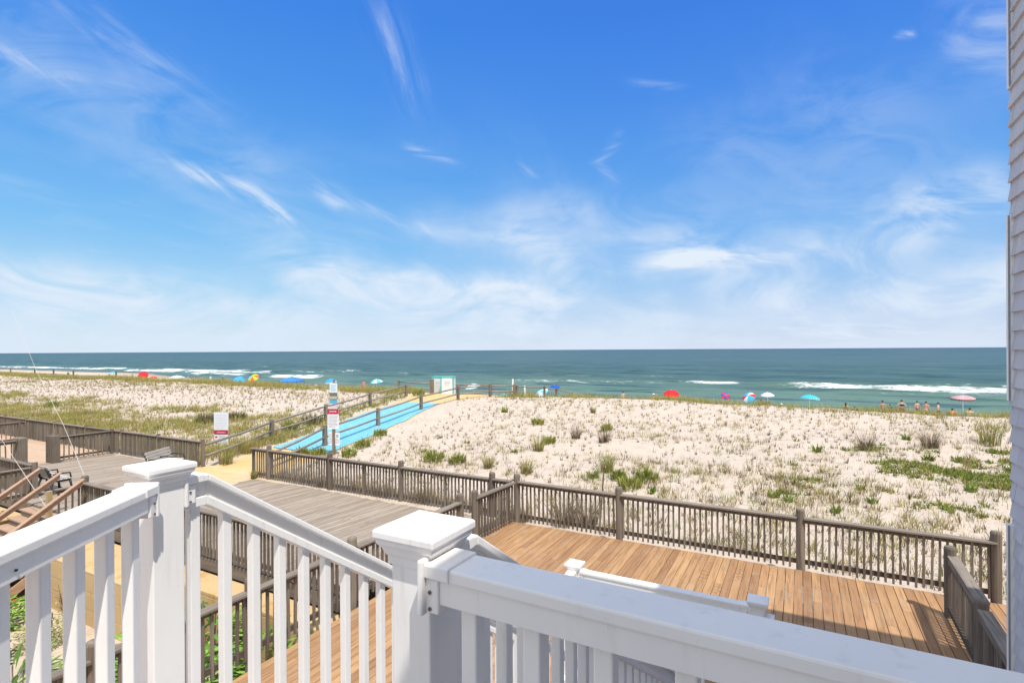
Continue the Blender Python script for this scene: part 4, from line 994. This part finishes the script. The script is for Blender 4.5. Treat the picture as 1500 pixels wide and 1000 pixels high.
def get_pose(kind):
    if kind in _pose: return _pose[kind]
    J, E = pose(kind); me = skin_body('person_body', J, E, SKIN[0])
    bm = bmesh.new(); bm.from_mesh(me); ex = MB()
    for q in 'lr':                                        # five fingers on each hand, nose and ears on the head
        h_ = Vector(J['hand'+q][0]); w_ = Vector(J['wr'+q][0]); d = (h_-w_).normalized(); sd = Vector((0, 1, 0)) if abs(d.y) < .7 else Vector((1, 0, 0)); sd = (sd-d*sd.dot(d)).normalized(); nn_ = d.cross(sd)
        for k in range(4):
            b0_ = h_+sd*(-.026+.0175*k)+d*.015; ln = (.055, .065, .068, .058)[k]
            ex.tube([b0_, b0_+d*ln*.5+nn_*.004, b0_+d*ln*.85+nn_*.02, b0_+d*ln+nn_*.035], [.009, .0085, .008, .006], 5)
        ex.tube([h_+sd*.028-d*.02, h_+sd*.05+d*.01, h_+sd*.055+d*.035], [.011, .010, .007], 5)
    hd = Vector(J['head'][0])
    ex.sphere((hd.x, hd.y+.088, hd.z+.01), .014, .02, .02, 6, 4); ex.sphere((hd.x-.078, hd.y, hd.z+.01), .012, .02, .03, 6, 4); ex.sphere((hd.x+.078, hd.y, hd.z+.01), .012, .02, .03, 6, 4)
    em = ex.mesh('x', None); bm.from_mesh(em); bm.to_mesh(me); bm.free()
    me.polygons.foreach_set('use_smooth', [True]*len(me.polygons))
    hair = MB().sphere((hd.x, hd.y-.018, hd.z+.062), .088, .102, .085, 10, 7).mesh('hair', HAIR[0], True)
    longh = MB().sphere((hd.x, hd.y-.018, hd.z+.062), .090, .104, .087, 10, 7).tube([(hd.x, hd.y-.085, hd.z+.03), (hd.x, hd.y-.105, hd.z-.09), (hd.x, hd.y-.11, hd.z-.22)], [.075, .07, .04], 8).mesh('hair', HAIR[0], True)
    hat = MB().lathe(hd.x, hd.y, [(.19, hd.z+.075), (.19, hd.z+.085), (.10, hd.z+.09), (.095, hd.z+.17), (.05, hd.z+.19)], 14).mesh('hat', M_tint, True)
    P = lambda n: Vector(J[n][0])
    tr = MB()
    for q in 'lr': tr.tube([P('hip'+q).lerp(P('pelvis'), .45)+Vector((0, 0, .03)), P('hip'+q), P('hip'+q).lerp(P('knee'+q), .55)], [.115, .112, .092], 10)
    tr.tube([P('pelvis')+Vector((0, 0, -.06)), P('pelvis')+Vector((0, 0, .02)), P('pelvis').lerp(P('waist'), .6)], [.15, .165, .14], 12)
    sh_ = MB(); sh_.tube([P('pelvis').lerp(P('waist'), .3), P('waist'), P('chest'), P('neckb')+Vector((0, 0, -.03)), P('neckb')+Vector((0, 0, .03))], [.158, .15, .178, .13, .075], 14)
    for q in 'lr': sh_.tube([P('chest').lerp(P('sh'+q), .6), P('sh'+q), P('sh'+q).lerp(P('el'+q), .55)], [.085, .082, .065], 10)
    tp = MB().tube([P('waist').lerp(P('chest'), .55), P('chest'), P('chest').lerp(P('neckb'), .35)], [.160, .172, .15], 14)
    _pose[kind] = (me, hair, longh, hat, tr, sh_, tp); return _pose[kind]
def person(label, x, y, kind, skin=0, hair=0, rz=0., bottom=(.03,.05,.12), shirt=None, top=None, hat=None, long=False, scale=1.0):
    me, h_, lh, ht, tr, sh_, tp = get_pose(kind)
    z = tz(x, y)
    o = bpy.data.objects.new('person', me); col.objects.link(o); o.location = (x, y, z-.02); o.rotation_euler = (0, 0, R(rz)); o.scale = (scale*random.uniform(.92, 1.04), scale*random.uniform(.95, 1.05), scale*random.uniform(.90, 1.02))
    tag(o, label, 'person', 'people on the beach')
    o.material_slots[0].link = 'OBJECT'; o.material_slots[0].material = SKIN[skin]
    if hat: 
        c = link('hat', ht.copy(), o); c.data.attributes['tint'].data.foreach_set('color', list((*hat, 1))*len(c.data.vertices))
    c = link('hair', lh if long else h_, o); c.material_slots[0].link = 'OBJECT'; c.material_slots[0].material = HAIR[hair]
    def cloth(n, mb, cc):
        m2 = mb.mesh(n, M_tint, True); m2.attributes['tint'].data.foreach_set('color', list((*cc, 1))*len(m2.vertices)); link(n, m2, o)
    if bottom: cloth('swim_shorts', tr, bottom)
    if shirt: cloth('shirt', sh_, shirt)
    if top: cloth('swim_top', tp, top)
    return o
K = (.012,.012,.016)
PEOPLE = [
 ('person in dark clothes sitting on the far left sand, left of two', -153, 60.8, 'chair', 1, 0, 10, K, K),
 ('person in dark clothes sitting on the far left sand, right of two', -147.5, 58.8, 'chair', 0, 1, 0, (.05,.05,.1), (.10,.10,.13)),
 ('person standing at the water edge on the far left beach', -150, 68, 'stand', 0, 1, 0, (.5,.2,.1)),
 ('person in dark shorts standing behind the crest grass on the far left', -108, 47.4, 'stand', 1, 0, 40, K),
 ('sunburnt person in a red swimsuit behind the crest grass on the far left', -104.6, 46.6, 'walk', 2, 1, 30, (.5,.05,.05), None, (.5,.05,.05)),
 ('dark clothed person seated under the pale blue umbrella', -118.4, 54.6, 'chair', 1, 0, 0, K, (.03,.04,.10)),
 ('person standing left of the round red umbrella', -110.4, 53.8, 'stand', 2, 1, 0, (.1,.1,.3)),
 ('person in a red top sitting right of the red umbrella', -102, 54, 'chair', 2, 1, 0, (.4,.03,.05), (.5,.06,.07)),
 ('person in black sitting under the white canopy, left one', -96.6, 54.2, 'chair', 1, 0, 0, K, K),
 ('person in black sitting under the white canopy, right one', -95.6, 54.4, 'chair', 0, 0, 0, K, (.04,.04,.06)),
 ('person in a black skirt standing right of the white canopy', -94.6, 55, 'stand', 0, 2, -20, K, None, (.7,.7,.6), None, True),
 ('sunburnt person standing close to the water, left of a pair', -95.4, 56.5, 'stand', 2, 1, 15, (.3,.1,.1)),
 ('person in red shorts standing close to the water, right of a pair', -94.3, 57.2, 'stand', 2, 0, -10, (.5,.06,.06)),
 ('person in a white shirt standing close to the water', -91.6, 57.2, 'stand', 0, 2, 0, (.7,.7,.7), (.75,.75,.75)),
 ('person in a pink hat and dark swimsuit standing on the left beach', -88.5, 57.5, 'stand_arms', 1, 0, 0, (.05,.05,.09), None, (.07,.05,.10), (.6,.28,.3)),
 ('dark haired person sitting on the sand, left of the group by the blue umbrella', -86.0, 57, 'ground', 1, 0, 20, K, (.10,.07,.07)),
 ('person in a dark top sitting in the middle of the group by the blue umbrella', -84.2, 57, 'ground', 0, 0, 0, (.3,.05,.05), (.08,.05,.05)),
 ('person in a white top sitting right of the group by the blue umbrella', -82.4, 56.5, 'chair', 0, 1, -15, K, (.6,.6,.58)),
 ('person sitting right of the rainbow umbrella', -74.0, 54.6, 'ground', 2, 1, 0, (.5,.2,.1)),
 ('pale person sitting alone between the tent and the information board', -61.5, 54, 'chair', 0, 2, 0, (.5,.5,.5), (.6,.5,.45)),
 ('person in orange swim shorts standing left of the white and turquoise umbrella', -53.3, 55.0, 'stand', 2, 1, 0, (.62,.16,.04)),
 ('person in dark red sitting under the white and turquoise umbrella', -45.6, 50.2, 'chair', 1, 0, 0, (.2,.03,.04), (.22,.04,.05)),
 ('dark haired person standing alone near the surf, hands by the sides', -16.7, 55.5, 'stand', 0, 0, 25, (.30,.16,.10)),
 ('person in a wide pale hat standing left of the low red umbrella', -12.5, 51.5, 'stand', 2, 1, -20, (.55,.30,.28), None, (.6,.35,.3), (.78,.72,.74)),
 ('dark haired person sitting left of the lavender umbrella', -3.3, 54.5, 'chair', 1, 0, 0, K, K),
 ('dark haired person sitting under the lavender umbrella', -2.5, 51.2, 'chair', 1, 0, 0, K, (.10,.10,.12)),
 ('person in a white cap sitting right of the lavender umbrella', -1.6, 53.5, 'ground', 0, 1, 0, (.4,.4,.4), (.5,.5,.5), None, (.75,.75,.75)),
 ('person with long black hair sitting alone right of the cyan umbrella', 3.3, 53.2, 'chair', 0, 0, 0, K, None, K, None, True),
 ('dark haired person low on the sand right of the long haired one', 4.0, 53.8, 'ground', 1, 0, 0, K, K),
 ('dark haired person standing at the left of the group on the right', 5.7, 51.5, 'stand', 1, 0, 10, (.25,.12,.08)),
 ('child in a dark green top at the left of the group on the right', 6.3, 52.5, 'stand', 1, 0, 0, (.05,.09,.06), (.06,.10,.07), None, None, False, .78),
 ('person with a black swim top standing second from the left of the right group', 7.0, 52.0, 'stand_arms', 0, 0, 0, (.02,.02,.03), None, (.02,.02,.03)),
 ('bare backed person leaning left in the middle of the right group', 8.3, 54.0, 'stand', 0, 0, 30, (.05,.08,.2), None, None, None, False, .93),
 ('fair skinned person in the middle of the right group', 8.75, 53.2, 'stand', 0, 0, -25, (.5,.42,.35), None, None, None, False, .98),
 ('tall bare chested person with folded arms left of the pink umbrella', 9.4, 52.5, 'stand_arms', 0, 0, 70, (.06,.05,.05)),
 ('person in an orange shirt sitting left of the pink umbrella', 10.4, 53.2, 'chair', 1, 0, 0, (.6,.2,.05), (.68,.25,.06)),
 ('person in a yellow and orange shirt under the pink umbrella', 11.3, 52.4, 'chair', 1, 0, -10, (.6,.4,.05), (.74,.50,.08)),
]
for a in PEOPLE:
    o = person(*a)
    if a[1] > -20: o.scale = o.scale*.90

# ================================================================== VEGETATION
def to_px(X, Y, Z):
    cy, sy = math.cos(R(28.5)), math.sin(R(28.5)); f = -X*sy+Y*cy; r = X*cy+Y*sy
    return 750+780*r/np.maximum(f, .1), 512.5-780*(Z-4.4)/np.maximum(f, .1), f
def blades(name, mat, bx, by, bz, az, lean, ln, wd, rgb, segs=3):
    """many curved grass blades as one mesh (all arrays of the same length)"""
    n = len(bx); dxy = np.stack([np.cos(az), np.sin(az)], -1); sd = np.stack([-np.sin(az), np.cos(az)], -1)
    tw = RNG.uniform(0, 2*np.pi, n); sd = np.stack([np.cos(tw), np.sin(tw)], -1)
    V = np.zeros((n, (segs+1)*2, 3)); C = np.zeros((n, (segs+1)*2, 4)); C[..., 3] = 1
    for i in range(segs+1):
        s = i/segs; a = lean*s                      # bends more toward the tip
        hz = ln*(np.sin(a*.5)*s)*1.0; vt = ln*s*np.cos(a*.62)
        w = wd*(1-s**1.6*.93)*.5
        for k, q in enumerate((-1, 1)):
            V[:, i*2+k, 0] = bx+dxy[:, 0]*hz+sd[:, 0]*w*q; V[:, i*2+k, 1] = by+dxy[:, 1]*hz+sd[:, 1]*w*q; V[:, i*2+k, 2] = bz+vt
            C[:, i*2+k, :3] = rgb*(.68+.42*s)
    base = (np.arange(n)*(segs+1)*2)[:, None, None]
    q = np.array([[2*i, 2*i+1, 2*i+3, 2*i+2] for i in range(segs)])[None]
    F = (base+q).reshape(-1, 4); V = V.reshape(-1, 3)
    me = bpy.data.meshes.new(name); me.vertices.add(len(V)); me.vertices.foreach_set('co', V.ravel())
    me.loops.add(F.size); me.loops.foreach_set('vertex_index', F.ravel().astype(np.int32))
    me.polygons.add(len(F)); me.polygons.foreach_set('loop_start', np.arange(0, F.size, 4, dtype=np.int32)); me.polygons.foreach_set('loop_total', np.full(len(F), 4, np.int32))
    me.update(calc_edges=True)
    a = me.attributes.new('tint', 'FLOAT_COLOR', 'POINT'); a.data.foreach_set('color', C.reshape(-1, 4).ravel())
    me.materials.append(mat); return me
G_TAN = np.array([.44,.32,.15]); G_YEL = np.array([.46,.40,.11]); G_GRN = np.array([.24,.30,.06]); G_DRK = np.array([.085,.06,.04]); G_GRY = np.array([.25,.185,.12]); G_BRT = np.array([.27,.345,.06])
def tufts(cx, cy, nb, spread_, lmin, lmax, lean, wd, palette, weights):
    cx = np.asarray(cx); n = len(cx); i = np.repeat(np.arange(n), nb); m = len(i)
    r = RNG.uniform(0, 1, m)**.7*spread_; th = RNG.uniform(0, 2*np.pi, m)
    x = cx[i]+r*np.cos(th); y = np.asarray(cy)[i]+r*np.sin(th)
    az = th+RNG.normal(0, .5, m); k = RNG.choice(len(palette), n, p=weights)[i]
    alt = RNG.random(m) < .3; k[alt] = RNG.choice(len(palette), alt.sum(), p=weights)
    rgb = np.array(palette)[k]*RNG.uniform(.7, 1.25, m)[:, None]
    sc = RNG.uniform(.6, 1.15, n)[i]
    return [x, y, terrain(x, y)-.02, az, RNG.uniform(.2, lean, m), RNG.uniform(lmin, lmax, m)*sc, wd*RNG.uniform(.6, 1.3, m), rgb]
def cat(*ts): return [np.concatenate([t[i] for t in ts]) for i in range(8)]
def visible(x, y, pad=420):
    px, py, f = to_px(x, y, 0.5); return (px > -pad) & (px < 1500+pad) & (f > 2)
def scatter(n, x0, x1, y0, y1, dens=None, path=0):
    x = RNG.uniform(x0, x1, n); y = RNG.uniform(y0, y1, n); k = visible(x, y) & (path_mask(x, y) < .25)
    if dens is not None: k &= RNG.random(n) < dens(x, y)
    return x[k], y[k]
# 1 planted sprigs in rows
def rows(x0, x1, y0, y1, sx_, sy_):
    X, Y = np.meshgrid(np.arange(x0, x1, sx_), np.arange(y0, y1, sy_)); X = X+(np.round(Y/sy_) % 2)*sx_*.5
    X = (X+RNG.normal(0, .13, X.shape)).ravel(); Y = (Y+RNG.normal(0, .10, Y.shape)).ravel()
    k = visible(X, Y) & (path_mask(X, Y) < .1) & (RNG.random(len(X)) < .40+.5*(fbm(X/4, Y/3, 3, 66)+.5)); return X[k], Y[k]
x, y = rows(-18, 16, 13.4, 34, .58, .56); sp1 = tufts(x, y, 9, .055, .07, .26, 1.3, .019, [G_DRK, G_GRY, G_TAN, G_GRN], [.50,.28,.12,.10])
x, y = scatter(3600, -17, 14, 15, 34, lambda x, y: np.clip(.38+2.2*fbm(x/3, y/2, 3, 67), 0, 1)); sp1 = cat(sp1, tufts(x, y, 10, .14, .10, .40, 1.7, .013, [G_YEL, G_TAN, G_GRN, G_GRY], [.36,.30,.20,.14]))
x, y = rows(-95, -21, 15, 34, .62, .60); sp2 = tufts(x, y, 8, .06, .13, .28, .9, .022, [G_DRK, G_GRY, G_TAN, G_GRN], [.45,.27,.2,.08])
# loose dry straws lying about
x, y = scatter(7000, -95, 16, 13, 34, lambda x, y: .5+.5*(fbm(x/3, y/3, 3, 50) > .0)); sp3 = tufts(x, y, 3, .10, .10, .26, 2.6, .014, [G_GRY, G_TAN, G_YEL, G_DRK], [.4,.3,.12,.18])
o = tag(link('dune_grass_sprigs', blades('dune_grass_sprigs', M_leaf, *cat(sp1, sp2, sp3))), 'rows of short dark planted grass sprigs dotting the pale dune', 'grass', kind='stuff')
# 2 crest grass
x, y = scatter(26000, -150, 20, 32.5, 39.5, lambda x, y: np.clip(np.exp(-((y-36.3)/2.0)**2)*(.6+2.6*fbm(x/2.5, y/1.5, 3, 52))*np.where(x < -22, 1.5, .9), 0, 1))
c1 = tufts(x, y, 9, .25, .22, .80, 1.2, .020, [G_YEL, G_TAN, G_GRN, G_BRT], [.47,.29,.19,.05])
x, y = scatter(9000, -150, 20, 26, 35, lambda x, y: np.clip((y-25)/9, 0, 1)*np.where(x < -24, .9, .22)*np.clip(.7+2.5*fbm(x/4, y/2, 3, 61), 0, 1.5)); c2 = tufts(x, y, 9, .16, .15, .38, 1.3, .024, [G_YEL, G_TAN, G_GRN, G_GRY], [.35,.35,.2,.1])
c1[5] = c1[5]*np.where(c1[0] > -18, .68, 1.0)
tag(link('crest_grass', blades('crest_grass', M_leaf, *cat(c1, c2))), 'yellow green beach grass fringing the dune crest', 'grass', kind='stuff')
# 3 weeds in the foreground right and low green left
dR = lambda x, y: np.clip(1.1-(y-12.6)/10+2.2*fbm(x/2.2, y/1.6, 3, 54), 0, 1)*np.clip((x+9)/8, .25, 1)
x, y = scatter(6800, -16, 14, 12.7, 27, dR); w1 = tufts(x, y, 14, .18, .12, .40, 2.1, .016, [G_TAN, G_GRY, G_YEL, G_GRN, G_BRT, G_DRK*1.3], [.28,.22,.22,.17,.05,.06])
dL = lambda x, y: np.clip(1.15-(y-13)/8.5+1.9*fbm(x/4, y/2, 3, 55), 0, 1)
x, y = scatter(16000, -75, -21.5, 12.6, 24, dL); w2 = tufts(x, y, 12, .20, .20, .52, 1.4, .020, [G_YEL, G_GRN, G_TAN, G_BRT, G_GRY], [.44,.17,.28,.06,.05])
dP = lambda x, y: np.exp(-((x-np.interp(y, *PATH_L)+1.0)/1.1)**2)+.55*np.exp(-((x-np.interp(y, *PATH_R)-.5)/.6)**2)*(y < 20)
x, y = scatter(3500, -30, -15.5, 12.5, 36, dP); w3 = tufts(x, y, 12, .2, .2, .5, 1.4, .02, [G_GRN, G_YEL, G_TAN, G_BRT], [.35,.28,.22,.15])
x, y = scatter(700, -17, -6.5, 12.25, 12.9, lambda x, y: .35+1.6*np.maximum(0, fbm(x/1.4, y, 2, 57))); w4 = tufts(x, y, 16, .16, .3, .75, 2.4, .014, [G_TAN, G_GRY], [.6,.4])
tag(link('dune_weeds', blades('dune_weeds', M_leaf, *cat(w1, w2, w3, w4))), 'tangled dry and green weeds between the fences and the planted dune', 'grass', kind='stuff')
# 4 creeping green cover at the right
x, y = scatter(9000, -1, 9.5, 17.5, 25.5, lambda x, y: np.clip(1.5*np.exp(-((y-21.6-.15*(x-5))/1.5)**2)*np.clip((x+.5)/4, 0, 1)+4.2*fbm(x/1.3, y/.7, 4, 58)-.55, 0, 1))
cv = tufts(x, y, 9, .12, .06, .22, 2.0, .04, [G_BRT*.8, G_GRN, np.array([.15,.22,.035]), G_YEL, G_TAN], [.25,.32,.2,.13,.10])
tag(link('ground_cover', blades('ground_cover', M_leaf, *cv)), 'creeping bright green ground cover on the sand near the house', 'ground cover', kind='stuff')

def leafy(label, x, y, size, kind, cat_='plant', z=None, group=None):
    z0 = tz(x, y) if z is None else z
    P = {'rosette': (34, .55, .05, 1.5, [G_BRT*.85, G_GRN, np.array([.20,.30,.05])]), 'bush': (190, 1.0, .045, 1.5, [G_BRT*.8, G_GRN, G_YEL]), 'grass': (150, 1.0, .016, 1.25, [G_YEL, G_GRN, G_TAN]),
         'dry': (170, 1.0, .012, 1.7, [G_TAN, G_GRY, G_DRK*1.6]), 'shrub': (260, .9, .028, 1.4, [G_DRK*1.5, np.array([.20,.17,.10]), G_GRN*.8, G_GRY])}[kind]
    n, hf, wd, lean, pal = P; r = np.sqrt(RNG.uniform(0, 1, n))*size*(.22 if kind in ('rosette', 'grass', 'dry') else .42); th = RNG.uniform(0, 2*np.pi, n)
    bx, by = r*np.cos(th), r*np.sin(th); ln = size*hf*RNG.uniform(.45, 1.05, n)*(1-.35*r/(size*.45)); bz = np.zeros(n)-.02
    if kind in ('bush', 'shrub'):
        bz = RNG.uniform(0, .55, n)*size*.7*(1-.6*r/(size*.45)); ln = size*RNG.uniform(.16, .38, n)
    rgb = np.array(pal)[RNG.integers(0, len(pal), n)]*RNG.uniform(.65, 1.3, n)[:, None]
    bz = bz + np.array([tz(x+a, y+b)-z0 for a, b in zip(bx, by)]) if z is None else bz
    me = blades('foliage', M_leaf, bx, by, bz, th+RNG.normal(0, .4, n), RNG.uniform(.3, lean, n), ln, wd*RNG.uniform(.6, 1.3, n)*(size/.5 if kind == 'rosette' else 1), rgb)
    o = link({'rosette': 'seaside_plant', 'bush': 'leafy_plant', 'grass': 'grass_clump', 'dry': 'dry_grass_clump', 'shrub': 'dune_shrub'}[kind], me, None, (x, y, z0))
    return tag(o, label, cat_, group)
PLANTS = [
 ('bright green rosette on open sand, left of centre, above the sign-side fence', -13.34, 20.24, .48, 'rosette'), ('small green rosette uphill of the brighter one near the mat rail', -15.09, 20.65, .42, 'rosette'),
 ('green rosette close behind the grey boardwalk fence, left of the leafy clump', -14.3, 18.29, .48, 'rosette'), ('broad yellow green leafy clump just over the grey boardwalk fence', -12.79, 17.01, .95, 'bush'),
 ('dark green clump with tall stalks right of the broad yellow green clump', -11.62, 16.96, .80, 'bush'), ('lone flat olive plant high on the bare middle of the dune', -15.59, 27.72, .85, 'rosette'),
 ('upright green plant standing alone in the middle of the dune', -12.18, 25.25, .75, 'bush'), ('light green plant right of a dry tuft in mid dune', -9.83, 21.46, .7, 'bush'),
 ('wide grassy plant with pale tips below the light green plant', -9.56, 19.79, 1.0, 'grass'), ('spiky green rosette at mid dune right of the fence clumps', -10.35, 19.24, .5, 'rosette'),
 ('green grass clump peeking over the fence by its junction post', -10.12, 16.75, .7, 'grass'), ('yellow green grass clump over the fence right of the corner post', -8.46, 16.57, .85, 'grass'),
 ('tall yellow green grass clump in front of the bare sand right of centre', -6.03, 18.12, .95, 'grass'), ('dark spreading weed below the tall yellow green clump', -6.27, 17.31, .8, 'rosette'),
 ('grey green stalky weed above the tall yellow green clump', -8.35, 24.94, .7, 'bush'), ('small green tuft near the crest above the grey green weed', -10.71, 29.63, .6, 'grass'),
 ('leafy green plant left of a pair over the brown deck fence', -4.78, 16.52, .8, 'bush'), ('taller leafy green plant right of a pair over the brown deck fence', -4.45, 17.33, .85, 'bush'),
 ('low green plant right below the leafy pair', -4.05, 16.41, .6, 'rosette'), ('small olive plant left above the leafy pair', -5.34, 17.18, .6, 'bush'),
 ('bright green leafy plant alone on the right part of the dune', .52, 23.44, .75, 'rosette'), ('small spiky green plant up the dune left of the dry tan patch', 3.74, 26.61, .6, 'rosette'),
 ('grey green spiky plant above the green ground cover', 3.88, 23.33, .7, 'rosette'), ('dark green spiky plant left of two over the fence at the right', -.72, 17.31, .65, 'rosette'),
 ('green spiky plant right of two over the fence at the right', -.37, 16.98, .6, 'rosette'), ('pointed green rosette below the ground cover, upper one', 1.55, 18.82, .5, 'rosette'),
 ('pointed green rosette below the ground cover, lower one', 1.72, 17.77, .5, 'rosette'), ('green rosette just above the fence rail at the right', .79, 16.48, .55, 'rosette'),
 ('green rosette at the right below the ground cover', 4.28, 19.79, .6, 'rosette'),
 ('big tall tan and green grass clump beside the house edge', 6.3, 26.6, 1.6, 'grass'), ('wide tan dry grass patch left of the big tall clump', 4.29, 25.32, 1.2, 'dry'), ('dry brown grass patch farther left on the right dune', 2.16, 24.5, 1.1, 'dry'),
 ('brown dry tuft among sprigs in mid dune', -7.6, 22.4, 1.0, 'dry'), ('tan dry grass patch left of the brown dry tuft', -9.0, 22.6, .9, 'dry'),
 ('dark grey purple shrub left of the tall white sign', -30.43, 18.64, 1.25, 'shrub'), ('rounded grey green shrub right of the tall white sign', -30.3, 20.6, 1.15, 'shrub'),
 ('dark green shrub beside the left path rail near the information board', -24.7, 21.4, 1.35, 'shrub'), ('second dark green shrub beside the left path rail, nearer the fence', -24.3, 19.6, 1.1, 'bush'), ('bright green bush against the left path rail near the crest', -26.3, 33.1, 1.15, 'bush'),
 ('green plant at the right edge of the blue mat', -18.5, 20.2, .8, 'bush'), ('yellow green plant right of the header sign, upper one', -17.4, 17.9, .75, 'bush'), ('yellow green plant right of the header sign, lower one', -16.72, 16.4, .7, 'bush'),
 ('green flowering weeds between the mat and the fence, left clump', -18.7, 15.6, .8, 'bush'), ('green flowering weeds between the mat and the fence, right clump', -18.0, 15.9, .75, 'bush'),
 ('large bleached dry grass clump standing behind the fence at the deck corner', -5.5, 12.9, 1.45, 'dry'), ('second bleached dry clump leaning on the deck corner fence', -4.9, 13.1, 1.15, 'dry'),
 ('long bleached grass drooping through the grey boardwalk fence, left', -13.7, 12.35, .95, 'dry'), ('long bleached grass drooping through the grey boardwalk fence, right', -9.6, 12.4, 1.05, 'dry'), ('long bleached grass at the middle of the grey boardwalk fence', -11.3, 12.4, .95, 'dry'),
 ('shaggy green and tan grass clump at the left side of the sandy path mouth', -20.5, 13.4, 1.1, 'grass'), ('shaggy tan grass clump higher along the left side of the path mouth', -21.3, 14.9, 1.1, 'grass'),
 ('small green grass clump at the end post right of the path mouth', -16.7, 11.95, .4, 'grass'), ('green bush on the sand at the far left', -50.2, 18.9, 1.1, 'bush')]
for a in PLANTS:
    z = 0. if a[2] < 12.1 else None
    leafy(*a, 'plant' if a[4] in ('rosette', 'bush') else ('shrub' if a[4] == 'shrub' else 'grass clump'), z)
r_ = thing('wooden_stake', 'thin dark stake leaning at the right of the bleached grass clump', 'stake', (-4.65, 13.3, tz(-4.65, 13.3)))
part('shaft', MB().tube([(0, 0, -.2), (.12, 0, 1.35)], .02, 6), M_fz, r_)

# broad-leaved plants in the bed below the deck fence and in the yard
def leaf_plant(name, label, x, y, z, n, h, spread_, lw, cols, flowers=None, cat_='plant'):
    r_ = thing(name, label, cat_, (x, y, z)); fo = MB(); fl = MB()
    for i in range(n):
        a = random.uniform(0, 2*math.pi); q = spread_*math.sqrt(random.random()); b = Vector((q*math.cos(a), q*math.sin(a), h*random.uniform(.05, .9)*(1-.5*q/spread_)))
        d = Vector((math.cos(a+random.uniform(-.7, .7)), math.sin(a+random.uniform(-.7, .7)), random.uniform(-.1, 1.0))).normalized(); L = lw[0]*random.uniform(.7, 1.2); w = lw[1]*random.uniform(.7, 1.2)
        sd = d.cross(Vector((0, 0, 1)));  sd = sd.normalized() if sd.length > .05 else Vector((1, 0, 0)); dn = Vector((0, 0, -.25*L))
        c = np.array(random.choice(cols))*random.uniform(.6, 1.35)
        up = sd.cross(d)*(-w*.18)
        v = [b, b+d*L*.4+sd*w/2+up, b+d*L*.75+sd*w*.36+dn*.4+up, b+d*L+dn, b+d*L*.75-sd*w*.36+dn*.4+up, b+d*L*.4-sd*w/2+up, b+d*L*.45, b+d*L*.75+dn*.4]
        fo.add(v, [(0,1,6),(1,2,7,6),(2,3,7),(3,4,7),(4,5,6,7),(5,0,6)], c=tuple(c))
        if flowers and random.random() < flowers[0]:
            p = b+Vector((random.uniform(-.1, .1), random.uniform(-.1, .1), random.uniform(0, .2))); fo.sphere(p, flowers[2], flowers[2], flowers[2], 6, 4, c=tuple(np.array(flowers[1])*random.uniform(.7, 1.1)))
    part('foliage', fo, M_leaf, r_)
    part('stems', MB().tube([(0, 0, -.2), (.05, 0, h*.4), (-.05, .03, h*.8)], .015, 5).tube([(.1, .1, -.2), (.2, .1, h*.7)], .012, 5).tube([(-.1, -.1, -.2), (-.2, 0, h*.7)], .012, 5), M_fz, r_)
    return r_
LG = [(.16,.32,.045), (.22,.40,.06), (.11,.22,.035), (.28,.40,.07)]
leaf_plant('broad_leaf_shrub', 'lush green broad leaved shrub in the bed left of the deck fence, farther one', -9.15, 5.55, -1.5, 460, 1.95, .75, (.26, .085), LG)
leaf_plant('broad_leaf_shrub', 'lush green broad leaved shrub right behind the deck fence post', -8.3, 4.7, -1.5, 420, 1.8, .75, (.26, .085), LG)
leaf_plant('broad_leaf_shrub', 'green broad leaved shrub between the deck fence and the boardwalk fence', -7.75, 5.9, -1.5, 300, 1.75, .6, (.22, .075), LG)
leaf_plant('broad_leaf_shrub', 'low green shrub beneath the stair railing', -7.7, 3.0, -1.5, 300, 1.5, .7, (.24, .08), LG)
leaf_plant('flowering_shrub', 'shrub of small yellow and pale green leaves behind the left balusters', -13.5, 4.9, -1.5, 900, .95, .42, (.06, .03), [(.42,.40,.12), (.30,.33,.08), (.16,.20,.04), (.5,.47,.2)], (.10, (.7,.65,.3), .018))
leaf_plant('strap_leaf_plant', 'tall strap leaved green plant below the yellow green shrub', -12.2, 4.0, -1.5, 60, .5, .4, (.75, .055), [(.10,.20,.03), (.14,.27,.05)])
leaf_plant('yellow_flower_plant', 'dark green plant with one yellow bloom at the lower left', -13.6, 3.9, -1.5, 160, .6, .5, (.20, .07), [(.05,.10,.025), (.08,.13,.03)], (.02, (.75,.42,.02), .05))
leaf_plant('low_leaf_plant', 'dark leafy undergrowth at the lower left corner', -11.3, 3.2, -1.5, 260, .7, .8, (.22, .07), [(.05,.10,.025), (.10,.16,.03)])
dt = thing('dead_twigs', 'bare brown dead twigs standing before the tan wall', 'dead plant', (-14.0, 5.5, -1.5)); m_ = MB()
for i in range(7):
    a = random.uniform(0, 6.28); p0 = Vector((0, 0, -.05)); p1 = Vector((.15*math.cos(a), .15*math.sin(a), random.uniform(.5, 1.0))); m_.tube([p0, p0.lerp(p1, .5)+Vector((.02, .01, 0)), p1], [.010, .007, .003], 5)
    for k in range(5):
        q = p0.lerp(p1, random.uniform(.3, .95)); m_.tube([q, q+Vector((random.uniform(-.16, .16), random.uniform(-.16, .16), random.uniform(.02, .18)))], [.004, .002], 4)
part('twigs', m_, plain('twig_brown', (.14, .08, .045), .9), dt)

leaf_plant('broad_leaf_shrub', 'green leafy shrub half hidden behind the leftmost balusters', -15.3, 4.7, -1.5, 320, .8, .6, (.22, .07), LG)
leaf_plant('strap_leaf_plant', 'second strap leaved plant close to the deck fence', -10.6, 3.9, -1.5, 60, .6, .45, (.75, .055), [(.16,.32,.045), (.22,.40,.06)])
leaf_plant('broad_leaf_shrub', 'dense green shrub seen between the left post and the stair balusters', -10.2, 5.3, -1.5, 420, 1.45, .7, (.25, .085), LG)
